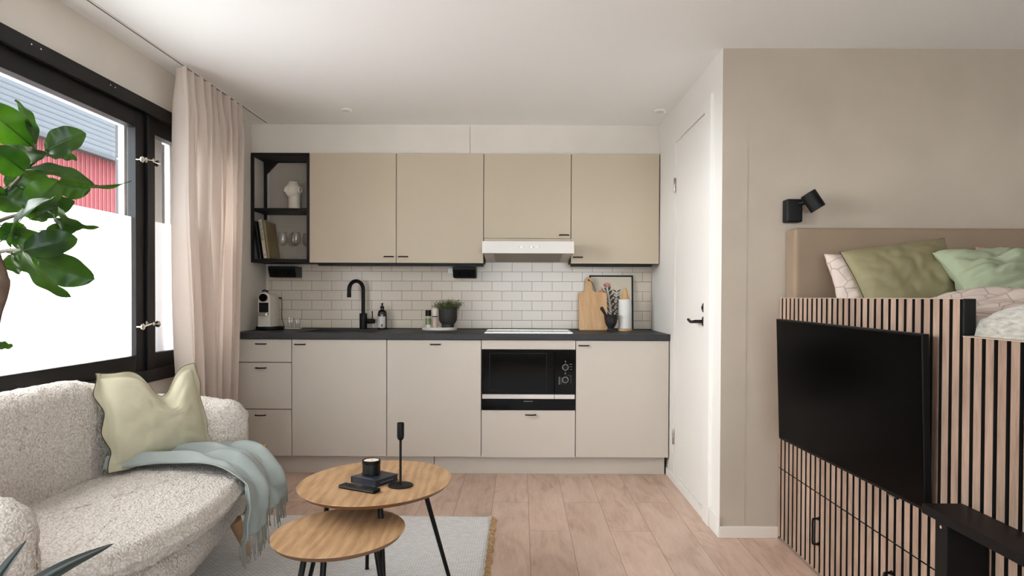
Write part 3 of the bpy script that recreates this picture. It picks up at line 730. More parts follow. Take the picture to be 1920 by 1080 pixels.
def tick(x, z, w, h): box(b, x-w/2, x+w/2, yg-.0007, yg, z-h/2, z+h/2)
tick(.285, .731, .008, .006); tick(.285, .722, .0015, .006); tick(.285, .655, .008, .006); tick(.285, .645, .0015, .006); tick(.285, .665, .004, .003); tick(.285, .586, .002, .002)
for z in (.713, .697, .681): tick(.322, z, .010, .003); tick(.312, z, .003, .002)
for i in range(8): tick(.247, .630-i*.0062, .009, .0035); tick(.260, .628-i*.0058, .005, .0015)
for i in range(6): tick(.320, .640-i*.009, .006, .0022)
for i in range(4): tick(.300+i*.005, .643-i*.001, .003, .002)
put2('dial_marking', b, M['print_grey'], cpn, r)
b = NB(); box(b, mx0, .215, yg-.004, YB+.02, .492, .521, .001); put('steel_strip', b, M['steel'], r)
b = NB(); box(b, .217, mx1, yg-.004, YB+.02, .492, .521, .001); put('steel_strip', b, M['steel'], r)
b = NB(); box(b, mx0, mx1, yg, YB+.02, .422, .490, .001); lp = put('lower_panel', b, M['gloss_black'], r)
b = NB()
for i in range(8): box(b, .021+i*.0073, .0268+i*.0073, yg-.0006, yg, .4735, .4785)
put2('wordmark', b, M['print_grey'], lp, r)

# ------------------------------------------------------------------ open black shelf
r = empty('open_shelf', (-1.65, YW, 1.37), label='open black metal shelf cube at the end of the wall cabinets', cat='shelf')
sx0, sx1, z0, z1, y0, y1 = -1.846, -1.4505, 1.369, 2.117, YU-.002, YW-.014
t = .020
b = NB()
for x in (sx0, sx1-t+.005):
    for y in (y0, y1-t-.02): box(b, x, x+t-.003, y, y+t, z0, z1, .0015)
for z in (z0, z1-t):
    for y in (y0, y1-t-.02): box(b, sx0, sx1, y+.001, y+t-.001, z, z+t, .0015)
    for x in (sx0, sx1-t+.003): box(b, x+.001, x+t-.004, y0, y1-.02, z+.001, z+t-.001, .0015)
put('frame', b, M['shelf_black'], r)
for z in (z0+.004, 1.722, z1-.016):
    b = NB(); box(b, sx0+.004, sx1-.002, y0+.012 if z > 1.5 else y0+.004, y1-.01, z, z+.020 if z < 2 else z+.012, .002); put('shelf_board', b, M['shelf_black'], r)
b = NB()
for sgn, zz in ((1, z1-.018),):
    v = [(sx0+.018, zz-.085), (sx0+.018, zz), (sx0+.10, zz)]
    lo = [b.verts.new((x, y1-.042, z)) for x, z in v]; hi = [b.verts.new((x, y1-.022, z)) for x, z in v]
    b.faces.new(lo); b.faces.new(hi[::-1])
    for i in range(3): b.faces.new((lo[i], lo[(i+1) % 3], hi[(i+1) % 3], hi[i]))
put('corner_bracket', b, M['shelf_black'], r)
b = NB(); box(b, sx0+.03, sx1-.02, y1-.012, y1-.004, z0+.02, z1-.02); put('back_panel', b, M['wall_beige'], r)
SHZ = z0+.0245
# head vase on the middle shelf
def head_vase():
    b = NB()
    grid_n = 48
    bmesh.ops.create_uvsphere(b, u_segments=48, v_segments=32, radius=1)
    for v in b.verts:
        p = v.co.copy(); x, y, z = p
        # skull: longer front-to-back, flat open crown, narrower jaw; the face looks along -x
        k = 1 - .12*max(0, -z)**1.2
        v.co = Vector((x*.062*k, y*.054*k, z*.064 if z > 0 else z*.062))
        if z > .72: v.co.z = .72*.064 + (z-.72)*.045
        if x < -.3:                                  # face plane
            f = (-x-.3)/.7
            nose = math.exp(-(y/.16)**2)*max(0, 1-abs(z+.12)/.34)*.016*f
            brow = math.exp(-((z-.26)/.13)**2)*.007*f
            eye = -math.exp(-((abs(y)-.36)/.16)**2-((z-.10)/.12)**2)*.009*f
            lips = math.exp(-(y/.26)**2)*(math.exp(-((z+.50)/.06)**2)+math.exp(-((z+.62)/.06)**2))*.007*f
            chin = math.exp(-(y/.3)**2-((z+.86)/.16)**2)*.010*f
            v.co.x -= nose + brow + eye + lips + chin
    # ears
    for s in (-1, 1):
        e = NB()
    rs = []
    lathe(b, [(.044, -.135), (.045, -.125), (.041, -.09), (.042, -.05), (.044, -.03)], (.010, 0, 0), 32)
    for s in (-1, 1):
        pts = [(.014 + .015*cos(a), s*(.058+.010*sin(a/2)), .0 + .019*sin(a)) for a in [i*2*pi/14 for i in range(15)]]
        tube(b, pts, .0055, 8)
    return b
b = head_vase()
# open rim on the crown
lathe(b, [(.034, .046), (.036, .060), (.032, .062), (.028, .052)], (.004, 0, 0), 28)
o = obj('head_vase', b, M['ceramic'], smooth=True)
md = o.modifiers.new('fuse', 'REMESH'); md.mode = 'VOXEL'; md.voxel_size = .0022; md.use_smooth_shade = True
o.location = (-1.598, 4.80, 1.7425+.135); o.rotation_euler = (0, 0, radians(52)); o.scale = (1, 1, 1)
tag(o, 'cream ceramic vase shaped like a head on the middle shelf', 'vase')
# books on the bottom shelf, leaning
def book(w, h, d, m_cover, label, loc, rot, spine_marks=0, mk=None):
    r = empty('book', loc, label=label, cat='book', group='books on the open shelf'); r.rotation_euler = rot
    b = NB(); t = .003
    box(b, 0, t, 0, d, 0, h, .0008); box(b, w-t, w, 0, d, 0, h, .0008); box(b, 0, w, 0, t, 0, h, .0008); obj('cover', b, m_cover, r)
    b = NB(); box(b, t, w-t, t, d-.004, .003, h-.003); obj('pages', b, M['paper'], r)
    if spine_marks:
        b = NB(); z = h-.022
        for i in range(spine_marks):
            hh = .010
            # blocky capital letters read sideways on the spine
            box(b, w*.22, w*.78, -.0006, 0, z, z+.0022)
            box(b, w*.22, w*.34, -.0006, 0, z-hh+.002, z); 
            if i % 3 != 1: box(b, w*.66, w*.78, -.0006, 0, z-hh+.002, z)
            if i % 2: box(b, w*.22, w*.78, -.0006, 0, z-hh+.003, z-hh+.005)
            z -= .0145
        box(b, w*.3, w*.7, -.0006, 0, .018, .021); box(b, w*.3, w*.7, -.0006, 0, .025, .028)
        obj('spine_lettering', b, mk or M['ink'], r)
    return r
ln = radians(-8)
book(.026, .268, .19, M['book_cream'], 'cream book with dark capital letters down its spine, on the open shelf', (-1.768, 4.70, SHZ+.0045), (0, ln, 0), 9)
book(.012, .262, .19, M['shelf_black'], 'thin dark book behind the cream book, nearest the shelf side', (-1.8105, 4.705, SHZ+.0025), (0, ln, 0))
book(.011, .255, .19, M['pot_black'], 'thin grey book leaning against the cream book on the shelf', (-1.7955, 4.705, SHZ+.0022), (0, ln, 0))
book(.016, .258, .20, M['book_green'], 'olive brown book leaning in front of the cream book on the shelf', (-1.7395, 4.702, SHZ+.003), (0, ln, 0))
# wine glasses
def wine_glass(loc, label):
    b = NB(); k = .0012
    prof = [(.031, 0), (.031, .0012), (.012, .004), (.0035, .012), (.0028, .05), (.003, .088), (.010, .094), (.026, .108), (.033, .126), (.0335, .145), (.030, .170), (.027, .190),
            (.0262, .190), (.0292, .170), (.0325, .145), (.032, .127), (.025, .110), (.008, .097), (.001, .096)]
    lathe(b, prof, (0, 0, 0), 32, cap=True)
    o = obj('wine_glass', b, M['clear_glass'], smooth=True); o.location = loc
    tag(o, label, 'wine glass', 'wine glasses on the open shelf'); return o
wg = wine_glass((-1.655, 4.755, SHZ), 'clear wine glass in front, nearest the books on the shelf')
for loc, lb in (((-1.615, 4.85, SHZ), 'clear wine glass standing behind the one nearest the books'), ((-1.560, 4.745, SHZ), 'clear wine glass in front, nearest the wall cabinet'), ((-1.515, 4.85, SHZ), 'clear wine glass at the back corner beside the wall cabinet')):
    c = wg.copy(); C.objects.link(c); c.location = loc; c['label'] = lb

# ------------------------------------------------------------------ things on the worktop
WZ = .9053
r = empty('coffee_machine', (-1.735, 4.73, WZ), label='white capsule coffee machine with round black head by the window', cat='coffee machine')
b = NB()
def side(x0, x1, w):
    pass
# body: an arched loaf, deeper than wide
def arch(y, w0, w1, h, zb):
    pts = []
    n = 10
    for i in range(n+1):
        a = pi*i/n; pts.append(Vector((-1.742 + cos(a)*w1, y, h-w1+sin(a)*w1*.9)))
    pts.append(Vector((-1.742-w0, y, zb))); pts.append(Vector((-1.742+w0, y, zb)))
    return pts
rings(b, [arch(4.632, .036, .034, 1.158, .932), arch(4.638, .042, .040, 1.166, .930), arch(4.70, .044, .043, 1.168, .930), arch(4.80, .044, .043, 1.162, .930), arch(4.812, .040, .037, 1.15, .935)])
put('body', b, M['cream_plastic'], r, smooth='auto')
b = NB(); lathe(b, [(.027, 0), (.027, .018), (.024, .021), (.010, .022)], (-1.742, 4.634, 1.128), 28, rot=Matrix.Rotation(radians(90), 3, 'X')); put('brew_head', b, M['gloss_black'], r, smooth='auto')
b = NB(); box(b, -1.774, -1.710, 4.6295, 4.634, 1.010, 1.094, .002); put('black_front', b, M['tv_plastic'], r)
b = NB(); box(b, -1.782, -1.706, 4.600, 4.634, 1.024, 1.030, .002); box(b, -1.774, -1.712, 4.60, 4.634, 1.008, 1.023, .004); put('cup_rest', b, M['nickel'], r)
b = NB(); tube(b, [(-1.760, 4.65, 1.172), (-1.745, 4.66, 1.178), (-1.722, 4.66, 1.170)], .006, 8); put('lever', b, M['black'], r, smooth=True)
b = NB(); tube(b, [(-1.742+.044, 4.80, 1.125), (-1.742+.062, 4.80, 1.125)], .005, 8); tube(b, catmull([(-1.742+.060, 4.80, 1.125), (-1.742+.062, 4.81, 1.08), (-1.742+.058, 4.82, .99), (-1.742+.07, 4.83, .925)], 4), .0022, 6); put('power_cord', b, M['black'], r, smooth=True)
b = NB(); lathe(b, [(.085, 0), (.092, .006), (.092, .020), (.088, .0235), (.082, .0235), (.001, .022)], (-1.735, 4.735, WZ), 48)
for v in b.verts: v.co.y = 4.735 + (v.co.y-4.735)*1.15
o = obj('round_tray', b, M['black'], smooth='auto'); tag(o, 'black round tray under the white coffee machine', 'tray')
b = NB(); box(b, -1.70, -1.575, 4.875, 4.925, WZ, WZ+.006, .002)
o = obj('glass_coaster', b, M['tray_white']); tag(o, 'small white coaster slab beside the coffee machine', 'coaster')
for (x, y, z, s, lb) in ((-1.650, 4.90, WZ+.0065, 1.0, 'larger clear faceted tumbler on the white coaster, nearest the coffee machine'), (-1.600, 4.90, WZ+.0065, .9, 'smaller clear faceted tumbler on the white coaster, nearer the tap')):
    b = NB(); rs = []
    for rr, zz, tw in ((.019, 0, 0), (.020, .010, 0), (.024, .04, .13), (.025, .075, 0), (.0235, .075, 0), (.0225, .04, .13), (.018, .006, 0)):
        rs.append([Vector((rr*(1 if i % 2 else .93)*s*cos(2*pi*i/24+tw), rr*(1 if i % 2 else .93)*s*sin(2*pi*i/24+tw), zz*s)) for i in range(24)])
    rings(b, rs); o = obj('tumbler_glass', b, M['clear_glass']); o.location = (x, y, z); tag(o, lb, 'glass', 'tumblers beside the coffee machine')
# soap bottle
r = empty('soap_bottle', (-.985, 4.865, WZ), label='dark amber soap bottle with pump and white label beside the tap', cat='bottle')
b = NB(); lathe(b, [(.030, 0), (.033, .003), (.033, .105), (.031, .122), (.024, .134), (.013, .141), (.012, .150)], (-.985, 4.865, WZ), 32); put('bottle', b, M['amber'], r, smooth='auto')
b = NB(); lathe(b, [(.0135, .148), (.0135, .163), (.006, .166), (.005, .178), (.0075, .179), (.0075, .186), (.002, .187)], (-.985, 4.865, WZ), 20); tube(b, [(-.985, 4.865, WZ+.183), (-.985, 4.838, WZ+.181)], .003, 8); put('pump', b, M['black'], r, smooth='auto')
b = NB()
grid(b, lambda u, v: Vector((-.985+.0334*sin((u-.5)*2.3-.25), 4.865-.0334*cos((u-.5)*2.3-.25), WZ+.012+v*.080)), 16, 1)
lb = put('paper_label', b, M['mark_white'], r, smooth=True)
b = NB()
def onlab(u, z, du, dz):
    a0, a1 = (u-du)-.25, (u+du)-.25
    b.faces.new([b.verts.new((-.985+.0337*sin(a), 4.865-.0337*cos(a), WZ+zz)) for a, zz in ((a0, z-dz), (a1, z-dz), (a1, z+dz), (a0, z+dz))])
for i in range(5): onlab(0, .083-i*.007, .42-.05*(i % 2), .0012)
onlab(.35, .028, .14, .008); onlab(.43, .036, .06, .005)
put2('label_print', b, M['ink'], lb, r)
# round tray with herb pot, spice jar and mill
r0 = (-.568, 4.79)
b = NB(); lathe(b, [(.116, 0), (.122, .003), (.122, .020), (.119, .022), (.110, .020), (.108, .010), (.001, .010)], (r0[0], r0[1], WZ), 56)
o = obj('serving_tray', b, M['tray_white'], smooth='auto'); tag(o, 'round white tray holding the herb pot and spices', 'tray')
TZ = WZ+.0105
r = empty('potted_herb', (-.511, 4.80, TZ), label='small-leaved green herb in a footed matt black pot', cat='plant')
b = NB(); lathe(b, [(.042, 0), (.044, .003), (.043, .030), (.050, .038), (.060, .052), (.064, .072), (.064, .142), (.0625, .144), (.058, .142), (.057, .125), (.001, .122)], (-.511, 4.80, TZ), 48); pt = put('pot', b, M['pot_black'], r, smooth='auto')
b = NB(); lathe(b, [(.056, .123), (.05, .129), (.001, .131)], (-.511, 4.80, TZ), 24); put2('soil', b, M['soil'], pt, r)
random.seed(4); b = NB(); bs = NB()
for i in range(150):
    a = random.random()*2*pi; rr = sqrt(random.random())*.046
    p0 = Vector((-.511+rr*cos(a), 4.80+rr*sin(a), TZ+.126)); out = Vector((cos(a), sin(a), 0))
    L_ = random.uniform(.05, .115)*(1-.3*rr/.046); tip = p0 + out*(.010+rr*1.15+random.uniform(-.01, .02)) + Vector((random.uniform(-.01, .01), random.uniform(-.01, .01), L_*.82))
    if i < 70: tube(bs, [p0, (p0+tip)/2+out*.006, tip], .0007, 4)
    for k in range(11):
        t = .25+.75*k/10; q = p0.lerp(tip, t) + Vector([random.uniform(-.006, .006) for _ in range(3)])
        d = Vector([random.uniform(-1, 1) for _ in range(3)]).normalized(); d2 = d.cross(Vector((random.random(), random.random(), 1))).normalized()
        s = random.uniform(.003, .0055)
        b.faces.new([b.verts.new(q + w_) for w_ in (d*s*1.3, d2*s*.7, -d*s*1.1, -d2*s*.7)])
put('foliage', b, M['herb'], r); put('stems', bs, M['twig'], r)
r = empty('spice_jar', (-.643, 4.76, TZ), label='small herb jar with black lid on the round white tray', cat='jar')
b = NB(); lathe(b, [(.018, 0), (.020, .002), (.020, .080), (.017, .088)], (-.643, 4.76, TZ), 24); put('jar', b, M['clear_glass'], r, smooth='auto')
b = NB(); lathe(b, [(.0175, .003), (.0175, .072), (.001, .073)], (-.643, 4.76, TZ), 20); put('herbs', b, M['green_label'], r, smooth='auto')
b = NB(); lathe(b, [(.0195, .088), (.0195, .128), (.018, .130), (.001, .130)], (-.643, 4.76, TZ), 24); put('lid', b, M['black'], r, smooth='auto')
b = NB(); grid(b, lambda u, v: Vector((-.643+.0204*sin((u-.5)*2.6), 4.76-.0204*cos((u-.5)*2.6), TZ+.006+v*.022)), 12, 1); put('paper_label', b, M['mark_white'], r, smooth=True)
r = empty('pepper_mill', (-.598, 4.765, TZ), label='pinkish glass spice mill beside the herb pot', cat='mill')
b = NB(); lathe(b, [(.019, 0), (.020, .002), (.020, .008), (.018, .010), (.018, .076), (.019, .080)], (-.598, 4.765, TZ), 24); put('glass_body', b, M['pink_salt'], r, smooth='auto')
b = NB(); lathe(b, [(.0195, .0815), (.0195, .086), (.018, .088)], (-.598, 4.765, TZ), 24); put('dark_ring', b, M['handle'], r, smooth='auto')
b = NB(); lathe(b, [(.0185, .088), (.0195, .100), (.020, .136), (.018, .139), (.001, .139)], (-.598, 4.765, TZ), 24); put('grinder_cap', b, M['cream_plastic'], r, smooth='auto')

# framed print leaning on the tiles
def leaning(name, x, yb_, z, tilt, label, cat):
    r = empty(name, (x, yb_, z), label=label, cat=cat); r.rotation_euler = (-radians(tilt), 0, 0); return r
fw, fh = .315, .392
r = leaning('framed_print', .651, 4.905, WZ+.0012, 5.2, 'framed botanical print with pink flower leaning against the tiles', 'picture')
b = NB(); t = .011
box(b, -fw/2, -fw/2+t, -.008, .008, 0, fh, .001); box(b, fw/2-t, fw/2, -.008, .008, 0, fh, .001); box(b, -fw/2+t, fw/2-t, -.008, .008, 0, t, .001); box(b, -fw/2+t, fw/2-t, -.008, .008, fh-t, fh, .001)
obj('frame', b, M['black'], r)
b = NB(); box(b, -fw/2+t, fw/2-t, -.001, .004, t, fh-t); art = obj('art_paper', b, M['art_paper'], r)
def flat(b, pts, y): b.faces.new([b.verts.new((x, y, z)) for x, z in pts])
def pleaf(b, x, z, a, L_, w, y=-.0016):
    d = (cos(a), sin(a)); n_ = (-d[1], d[0]); P = []
    for t_ in (0, .15, .35, .6, .85, 1): P.append((t_, w*sin(pi*min(1, t_**.8))))
    pts = [(x+d[0]*L_*t_+n_[0]*q, z+d[1]*L_*t_+n_[1]*q) for t_, q in P] + [(x+d[0]*L_*t_-n_[0]*q, z+d[1]*L_*t_-n_[1]*q) for t_, q in P[-2:0:-1]]
    flat(b, pts, y)
b = NB()
n = 9
flat(b, [(-.030+.028*cos(2*pi*i/n)*(1+.1*(i % 2)), .322+.018*sin(2*pi*i/n)) for i in range(n)], -.0013)
flat(b, [(-.070+.020*cos(2*pi*i/n), .276+.014*sin(2*pi*i/n)) for i in range(n)], -.0013)
obj('pink_flower', b, M['art_pink'], art)
b1, b2 = NB(), NB(); random.seed(2)
stem = [(-.010, .05), (-.004, .12), (-.012, .19), (-.022, .25), (-.030, .305)]
for i in range(22):
    t_ = i/21*(len(stem)-1); k = min(int(t_), len(stem)-2); f = t_-k
    x = stem[k][0]*(1-f)+stem[k+1][0]*f; z = stem[k][1]*(1-f)+stem[k+1][1]*f
    for s in (0, 1):
        a = radians(58 - 26*(i % 3)/3*1.0) if s == 0 else pi-radians(58 - 26*((i+1) % 3)/3)
        L2 = .030+.030*sin(pi*min(1, (i+3)/22))
        pleaf(b1 if (i+s) % 3 else b2, x + (.004 if s == 0 else -.004), z, a, L2, .0052, -.0016 - .0002*(i % 3))
for x0_, z0_, top in ((.02, .06, .27), (.05, .08, .22)):
    for i in range(11):
        z = z0_ + (top-z0_)*i/10
        for s in (0, 1):
            pleaf(b2 if i % 2 else b1, x0_+.02*i/10, z, radians(35 if s == 0 else 145), .038, .0048, -.0019)
pleaf(b1, -.075, .31, radians(-60), .08, .003)
obj('dark_leaves', b1, M['art_dark'], art); obj('grey_leaves', b2, M['art_grey'], art)
# cutting board
r = leaning('cutting_board', .513, 4.845, WZ, 8.5, 'bamboo paddle cutting board leaning in front of the framed print', 'cutting board')
b = NB(); w = .100
out = [(-w+.008, 0), (w-.008, 0), (w, .008), (w, .258), (w-.010, .270), (.018, .272), (-.002, .285), (-.006, .30), (-.006, .365), (-.016, .378), (-.040, .378), (-.052, .365), (-.052, .30), (-.056, .285), (-.066, .272), (-w+.010, .270), (-w, .258), (-w, .008)]
lo = [b.verts.new((x, -.008, z)) for x, z in out]; hi = [b.verts.new((x, .008, z)) for x, z in out]
b.faces.new(lo); b.faces.new(hi[::-1])
for i in range(len(out)): b.faces.new((lo[i], hi[i], hi[(i+1) % len(out)], lo[(i+1) % len(out)]))
obj('board', b, M['board_wood'], r)
b = NB(); lathe(b, [(.006, -.0085), (.006, .0085)], (-.029, 0, .358), 16, rot=Matrix.Rotation(radians(90), 3, 'X')); obj('hanging_hole', b, M['ink'], r)
b = NB(); tube(b, catmull([(-.029, -.009, .358), (-.02, -.013, .352), (-.004, -.014, .338), (.008, -.014, .310), (.018, -.014, .285), (.012, -.014, .275)], 5), .002, 6); obj('leather_cord', b, M['ink'], r, smooth=True)
# mortar and pestle
b = NB(); lathe(b, [(.030, 0), (.032, .004), (.026, .012), (.020, .022), (.026, .030), (.038, .050), (.044, .078), (.048, .108), (.050, .112), (.046, .112), (.040, .080), (.030, .045), (.001, .036)], (.624, 4.73, WZ), 36)
o = obj('mortar', b, M['stone_black'], smooth='auto'); tag(o, 'small black footed mortar in front of the cutting board', 'mortar')
b = NB(); A, B = Vector((.622, 4.728, WZ+.055)), Vector((.553, 4.715, WZ+.166))
d_ = (B-A); tube(b, [A+d_*t_ for t_ in (0, .05, .3, .6, .8, .93, 1.0)], [.010, .012, .008, .009, .012, .0135, .008], 16)
o = obj('pestle', b, M['wood_brown'], smooth='auto'); tag(o, 'dark brown pestle standing in the black mortar', 'pestle')
# tall white cylinder on wooden stand
r = empty('paper_roll_stand', (.727, 4.775, WZ), label='tall white roll on a wooden stand, beside the black mortar', cat='roll holder')
b = NB(); lathe(b, [(.050, 0), (.052, .003), (.052, .012), (.049, .015), (.001, .015)], (.727, 4.775, WZ), 36); put('base', b, M['board_wood'], r, smooth='auto')
b = NB(); lathe(b, [(.042, .016), (.044, .018), (.044, .218), (.042, .220), (.010, .220)], (.727, 4.775, WZ), 36); put('roll', b, M['white_roll'], r, smooth='auto')
b = NB(); lathe(b, [(.036, .221), (.030, .232), (.020, .255), (.014, .280), (.010, .296), (.003, .300)], (.727, 4.775, WZ), 20); put('wooden_top', b, M['board_wood'], r, smooth='auto')

# ------------------------------------------------------------------ bed with slatted side
bed = empty('platform_bed', (1.237, 1.9, 0), label='raised platform bed with a vertical oak slat side and drawers', cat='bed')
XS = 1.225
P0, PW, PG = 1.912, .031, .0465
def slat_front(bm, ya, yb, z0, z1, ys):
    """black felt backing with oak-faced slats; only the faces are veneered"""
    box(bm, XS+.011, XS+.027, ya, yb, z0, z1, 0, 0)
    for y in ys:
        y0_, y1_ = max(ya, y), min(yb, y+PW)
        if y1_-y0_ < .004: continue
        fs = box(bm, XS, XS+.011, y0_, y1_, z0+.0005, z1-.0005, 0, 0)
        for f in fs:
            if all(abs(v.co.x-XS) < 1e-5 for v in f.verts): f.material_index = 1
            if z1 > .9 and all(abs(v.co.z-(z1-.0005)) < 1e-5 for v in f.verts): f.material_index = 2
sm = [M['slat_black'], M['slat_wood'], M['panel_edge']]
ys_f = [P0+PG*k for k in range(0, 29)]
b = NB(); slat_front(b, 1.905, 3.240, .340, 1.138, ys_f)
box(b, XS, XS+.027, 1.905, 3.240, 1.138, 1.1405, 0, 2)
sp = put('slatted_panel', b, sm, bed)
b = NB(); slat_front(b, .20, 1.899, .0, 1.0335, [P0-PG*(k+1) for k in range(37)])
box(b, XS, XS+.027, .20, 1.899, 1.0335, 1.0365, 0, 2)
put('slatted_panel', b, sm, bed)
for ya, yb, hy in ((2.557, 3.240, 2.794), (1.905, 2.553, 2.244)):
    b = NB(); slat_front(b, ya, yb, .012, .336, ys_f); d = put('drawer', b, sm, bed)
    b = NB(); pts = [(XS+.002, hy, .236), (XS-.020, hy, .236), (XS-.026, hy, .228), (XS-.026, hy, .185), (XS-.026, hy, .140), (XS-.020, hy, .132), (XS+.002, hy, .132)]
    tube(b, catmull(pts, 5), .0045, 10)
    for z in (.236, .132): lathe(b, [(.008, 0), (.008, .004), (.004, .005)], (XS, hy, z), 12, rot=Matrix.Rotation(radians(-90), 3, 'Y'))
    put2('handle', b, M['black'], d, bed, smooth='auto')
b = NB(); box(b, XS+.029, 2.95, .22, 1.90, 0, .80, .002); box(b, XS+.029, 2.95, 1.90, 3.235, 0, .80, .002); put('platform', b, M['slat_black'], bed)
# thick dark end of the raised panel
b = NB(); box(b, XS+.002, XS+.038, 1.8995, 1.906, 1.037, 1.1395, .003); put('panel_end_cap', b, M['step_black'], bed)

b = NB(); box(b, 1.31, 2.90, .30, 3.10, .805, 1.015, .05, seg=4); o = obj('mattress', b, M['mattress'], smooth='auto'); tag(o, 'pale mattress lying on the raised bed behind the slats', 'mattress')
# headboard
hb = empty('headboard', (2.1, YC-.05, .8), label='taupe velvet upholstered headboard panel behind the bed pillows', cat='headboard')
def rbox(bm, x0, x1, y0, y1, z0, z1, r_, seg=5, mi=0): box(bm, x0, x1, y0, y1, z0, z1, r_, mi, seg)
b = NB(); rbox(b, 1.252, 3.05, 3.135, YC-.003, .81, 1.462, .022)
put('padded_panel', b, M['headboard'], hb, smooth='auto')
b = NB(); tube(b, [(1.2535, YC-.020, .85), (1.2535, YC-.020, 1.44)], .004, 6); put('side_piping', b, M['headboard'], hb)

# pillows ---------------------------------------------------------
def pillow(name, TL, TR, BL, BR, t, mt, seed, label, cat='pillow', group=None, flange=.0, chop=None, edge=None, wr=1.0, ears=.10, n=56):
    """a filled cushion between four corner points; both faces bulge, edges pinch in"""
    TL, TR, BL, BR = map(Vector, (TL, TR, BL, BR)); c = (TL+TR+BL+BR)/4
    rt = ((TR+BR)-(TL+BL)).normalized(); up = ((TL+TR)-(BL+BR)).normalized(); nn = up.cross(rt).normalized()   # towards the room
    if nn.y > 0 and abs(nn.y) > abs(nn.x): nn = -nn
    wv = ((TR+BR)-(TL+BL)).length/2
    r = empty(name, c, label=label, cat=cat, group=group)
    f = flange
    def pt(u, v, side):
        # u right -1..1, v up -1..1
        uu = u*(1-ears*(1-v*v)**1.2); vv = v*(1-ears*(1-u*u)**1.2)
        a, q = (uu+1)/2, (vv+1)/2
        p = TL*(1-a)*q + TR*a*q + BL*(1-a)*(1-q) + BR*a*(1-q)
        iu, iv = min(1, abs(u)/(1-f)), min(1, abs(v)/(1-f))
        h = ((max(0, 1-iu**2.2))*(max(0, 1-iv**2.2)))**.42
        nz = noise.noise(Vector((u*1.6+seed, v*1.6, seed*.3)))*.20 + noise.noise(Vector((u*3.6+seed, v*3.6, seed)))*.10
        ang = math.atan2(v, u); fold = noise.noise(Vector((cos(ang)*4+seed, sin(ang)*4, max(iu, iv)*1.0)))
        edgew = smoothstep(.35, .95, max(iu, iv))
        h2 = h*(1+nz*wr) + fold*.10*wr*edgew*h**.5*(1 if h > .02 else 0)
        cr = abs(noise.noise(Vector((u*2.3+v*1.1+seed, v*2.9-u*.7, seed*.7)))) ; cr2 = abs(noise.noise(Vector((u*4.9-v*1.9+seed, v*4.3, seed*1.7))))
        h2 += h*wr*(.30*(cr-.22) + .13*(cr2-.2))
        d = side*(t/2*h2 + .0018)
        if f and max(iu, iv) >= 1:
            d = side*.0022 + .012*noise.noise(Vector((u*3+seed, v*3, 5)))*1.0
        p = p + nn*d
        if chop:
            cu_, dep, wd = chop
            g_ = math.exp(-((u-cu_)/wd)**2)*smoothstep(-.3, 1, v)
            p = p - up*dep*g_*1.0 + nn*side*(-.35)*dep*g_*smoothstep(.2, .9, v)*h
        if f:
            e_ = smoothstep(1-f, 1, max(abs(u), abs(v)))
            p += (rt*(1 if u > 0 else -1)*noise.noise(Vector((v*2.6+seed, 1, 2)))*(abs(u) > 1-f)*(1.0 if u < 0 else .4) + up*noise.noise(Vector((u*2.2+seed, 4, 2)))*(abs(v) > 1-f)*.5)*.022*e_
        return p - c
    b = NB()
    g1 = grid(b, lambda u, v: pt(u*2-1, v*2-1, 1), n, n)
    g2 = grid(b, lambda u, v: pt(u*2-1, v*2-1, -1), n, n, flip=True)
    bnd = [(i, 0) for i in range(n)] + [(n, j) for j in range(n)] + [(i, n) for i in range(n, 0, -1)] + [(0, j) for j in range(n, 0, -1)]
    for k in range(len(bnd)):
        i, j = bnd[k]; i2, j2 = bnd[(k+1) % len(bnd)]
        b.faces.new((g1[i][j], g2[i][j], g2[i2][j2], g1[i2][j2]))
    bmesh.ops.recalc_face_normals(b, faces=b.faces)
    cv = obj('cover', b, mt, r, smooth=True)
    if edge:
        pts = [(pt(i/n*2-1, j/n*2-1, 1)+pt(i/n*2-1, j/n*2-1, -1))/2 for i, j in bnd]
        b = NB(); tube(b, pts + [pts[0]], edge[1], 6); obj('piping', b, edge[0], r, smooth=True)
    return r
pillow('bed_pillow', (1.345, 3.045, 1.335), (1.80, 3.06, 1.335), (1.352, 2.92, 1.02), (1.80, 2.93, 1.02), .13, M['patterned'], 3, 'pale patterned pillow half hidden behind the olive pillow', group='pillows on the raised bed', wr=1.3)
pillow('bed_pillow', (1.372, 2.95, 1.338), (1.850, 3.00, 1.403), (1.430, 2.78, 1.045), (1.805, 2.78, 1.035), .15, M['olive'], 11, 'olive green velvet pillow leaning on the headboard', group='pillows on the raised bed', edge=(M['sage_edge'], .0022), wr=.7, ears=.05)
pillow('bed_pillow', (2.04, 3.08, 1.372), (2.56, 3.08, 1.36), (2.02, 3.00, 1.03), (2.56, 3.00, 1.03), .10, M['tan_cotton'], 8, 'tan pillow whose corner peeks up behind the mint pillow', group='pillows on the raised bed', wr=1)
pillow('bed_pillow', (1.715, 2.86, 1.330), (2.40, 2.94, 1.335), (1.760, 2.66, 1.10), (2.36, 2.68, 1.10), .19, M['mint'], 21, 'mint green crumpled pillow beside the olive pillow', group='pillows on the raised bed', wr=1.9, ears=.07)
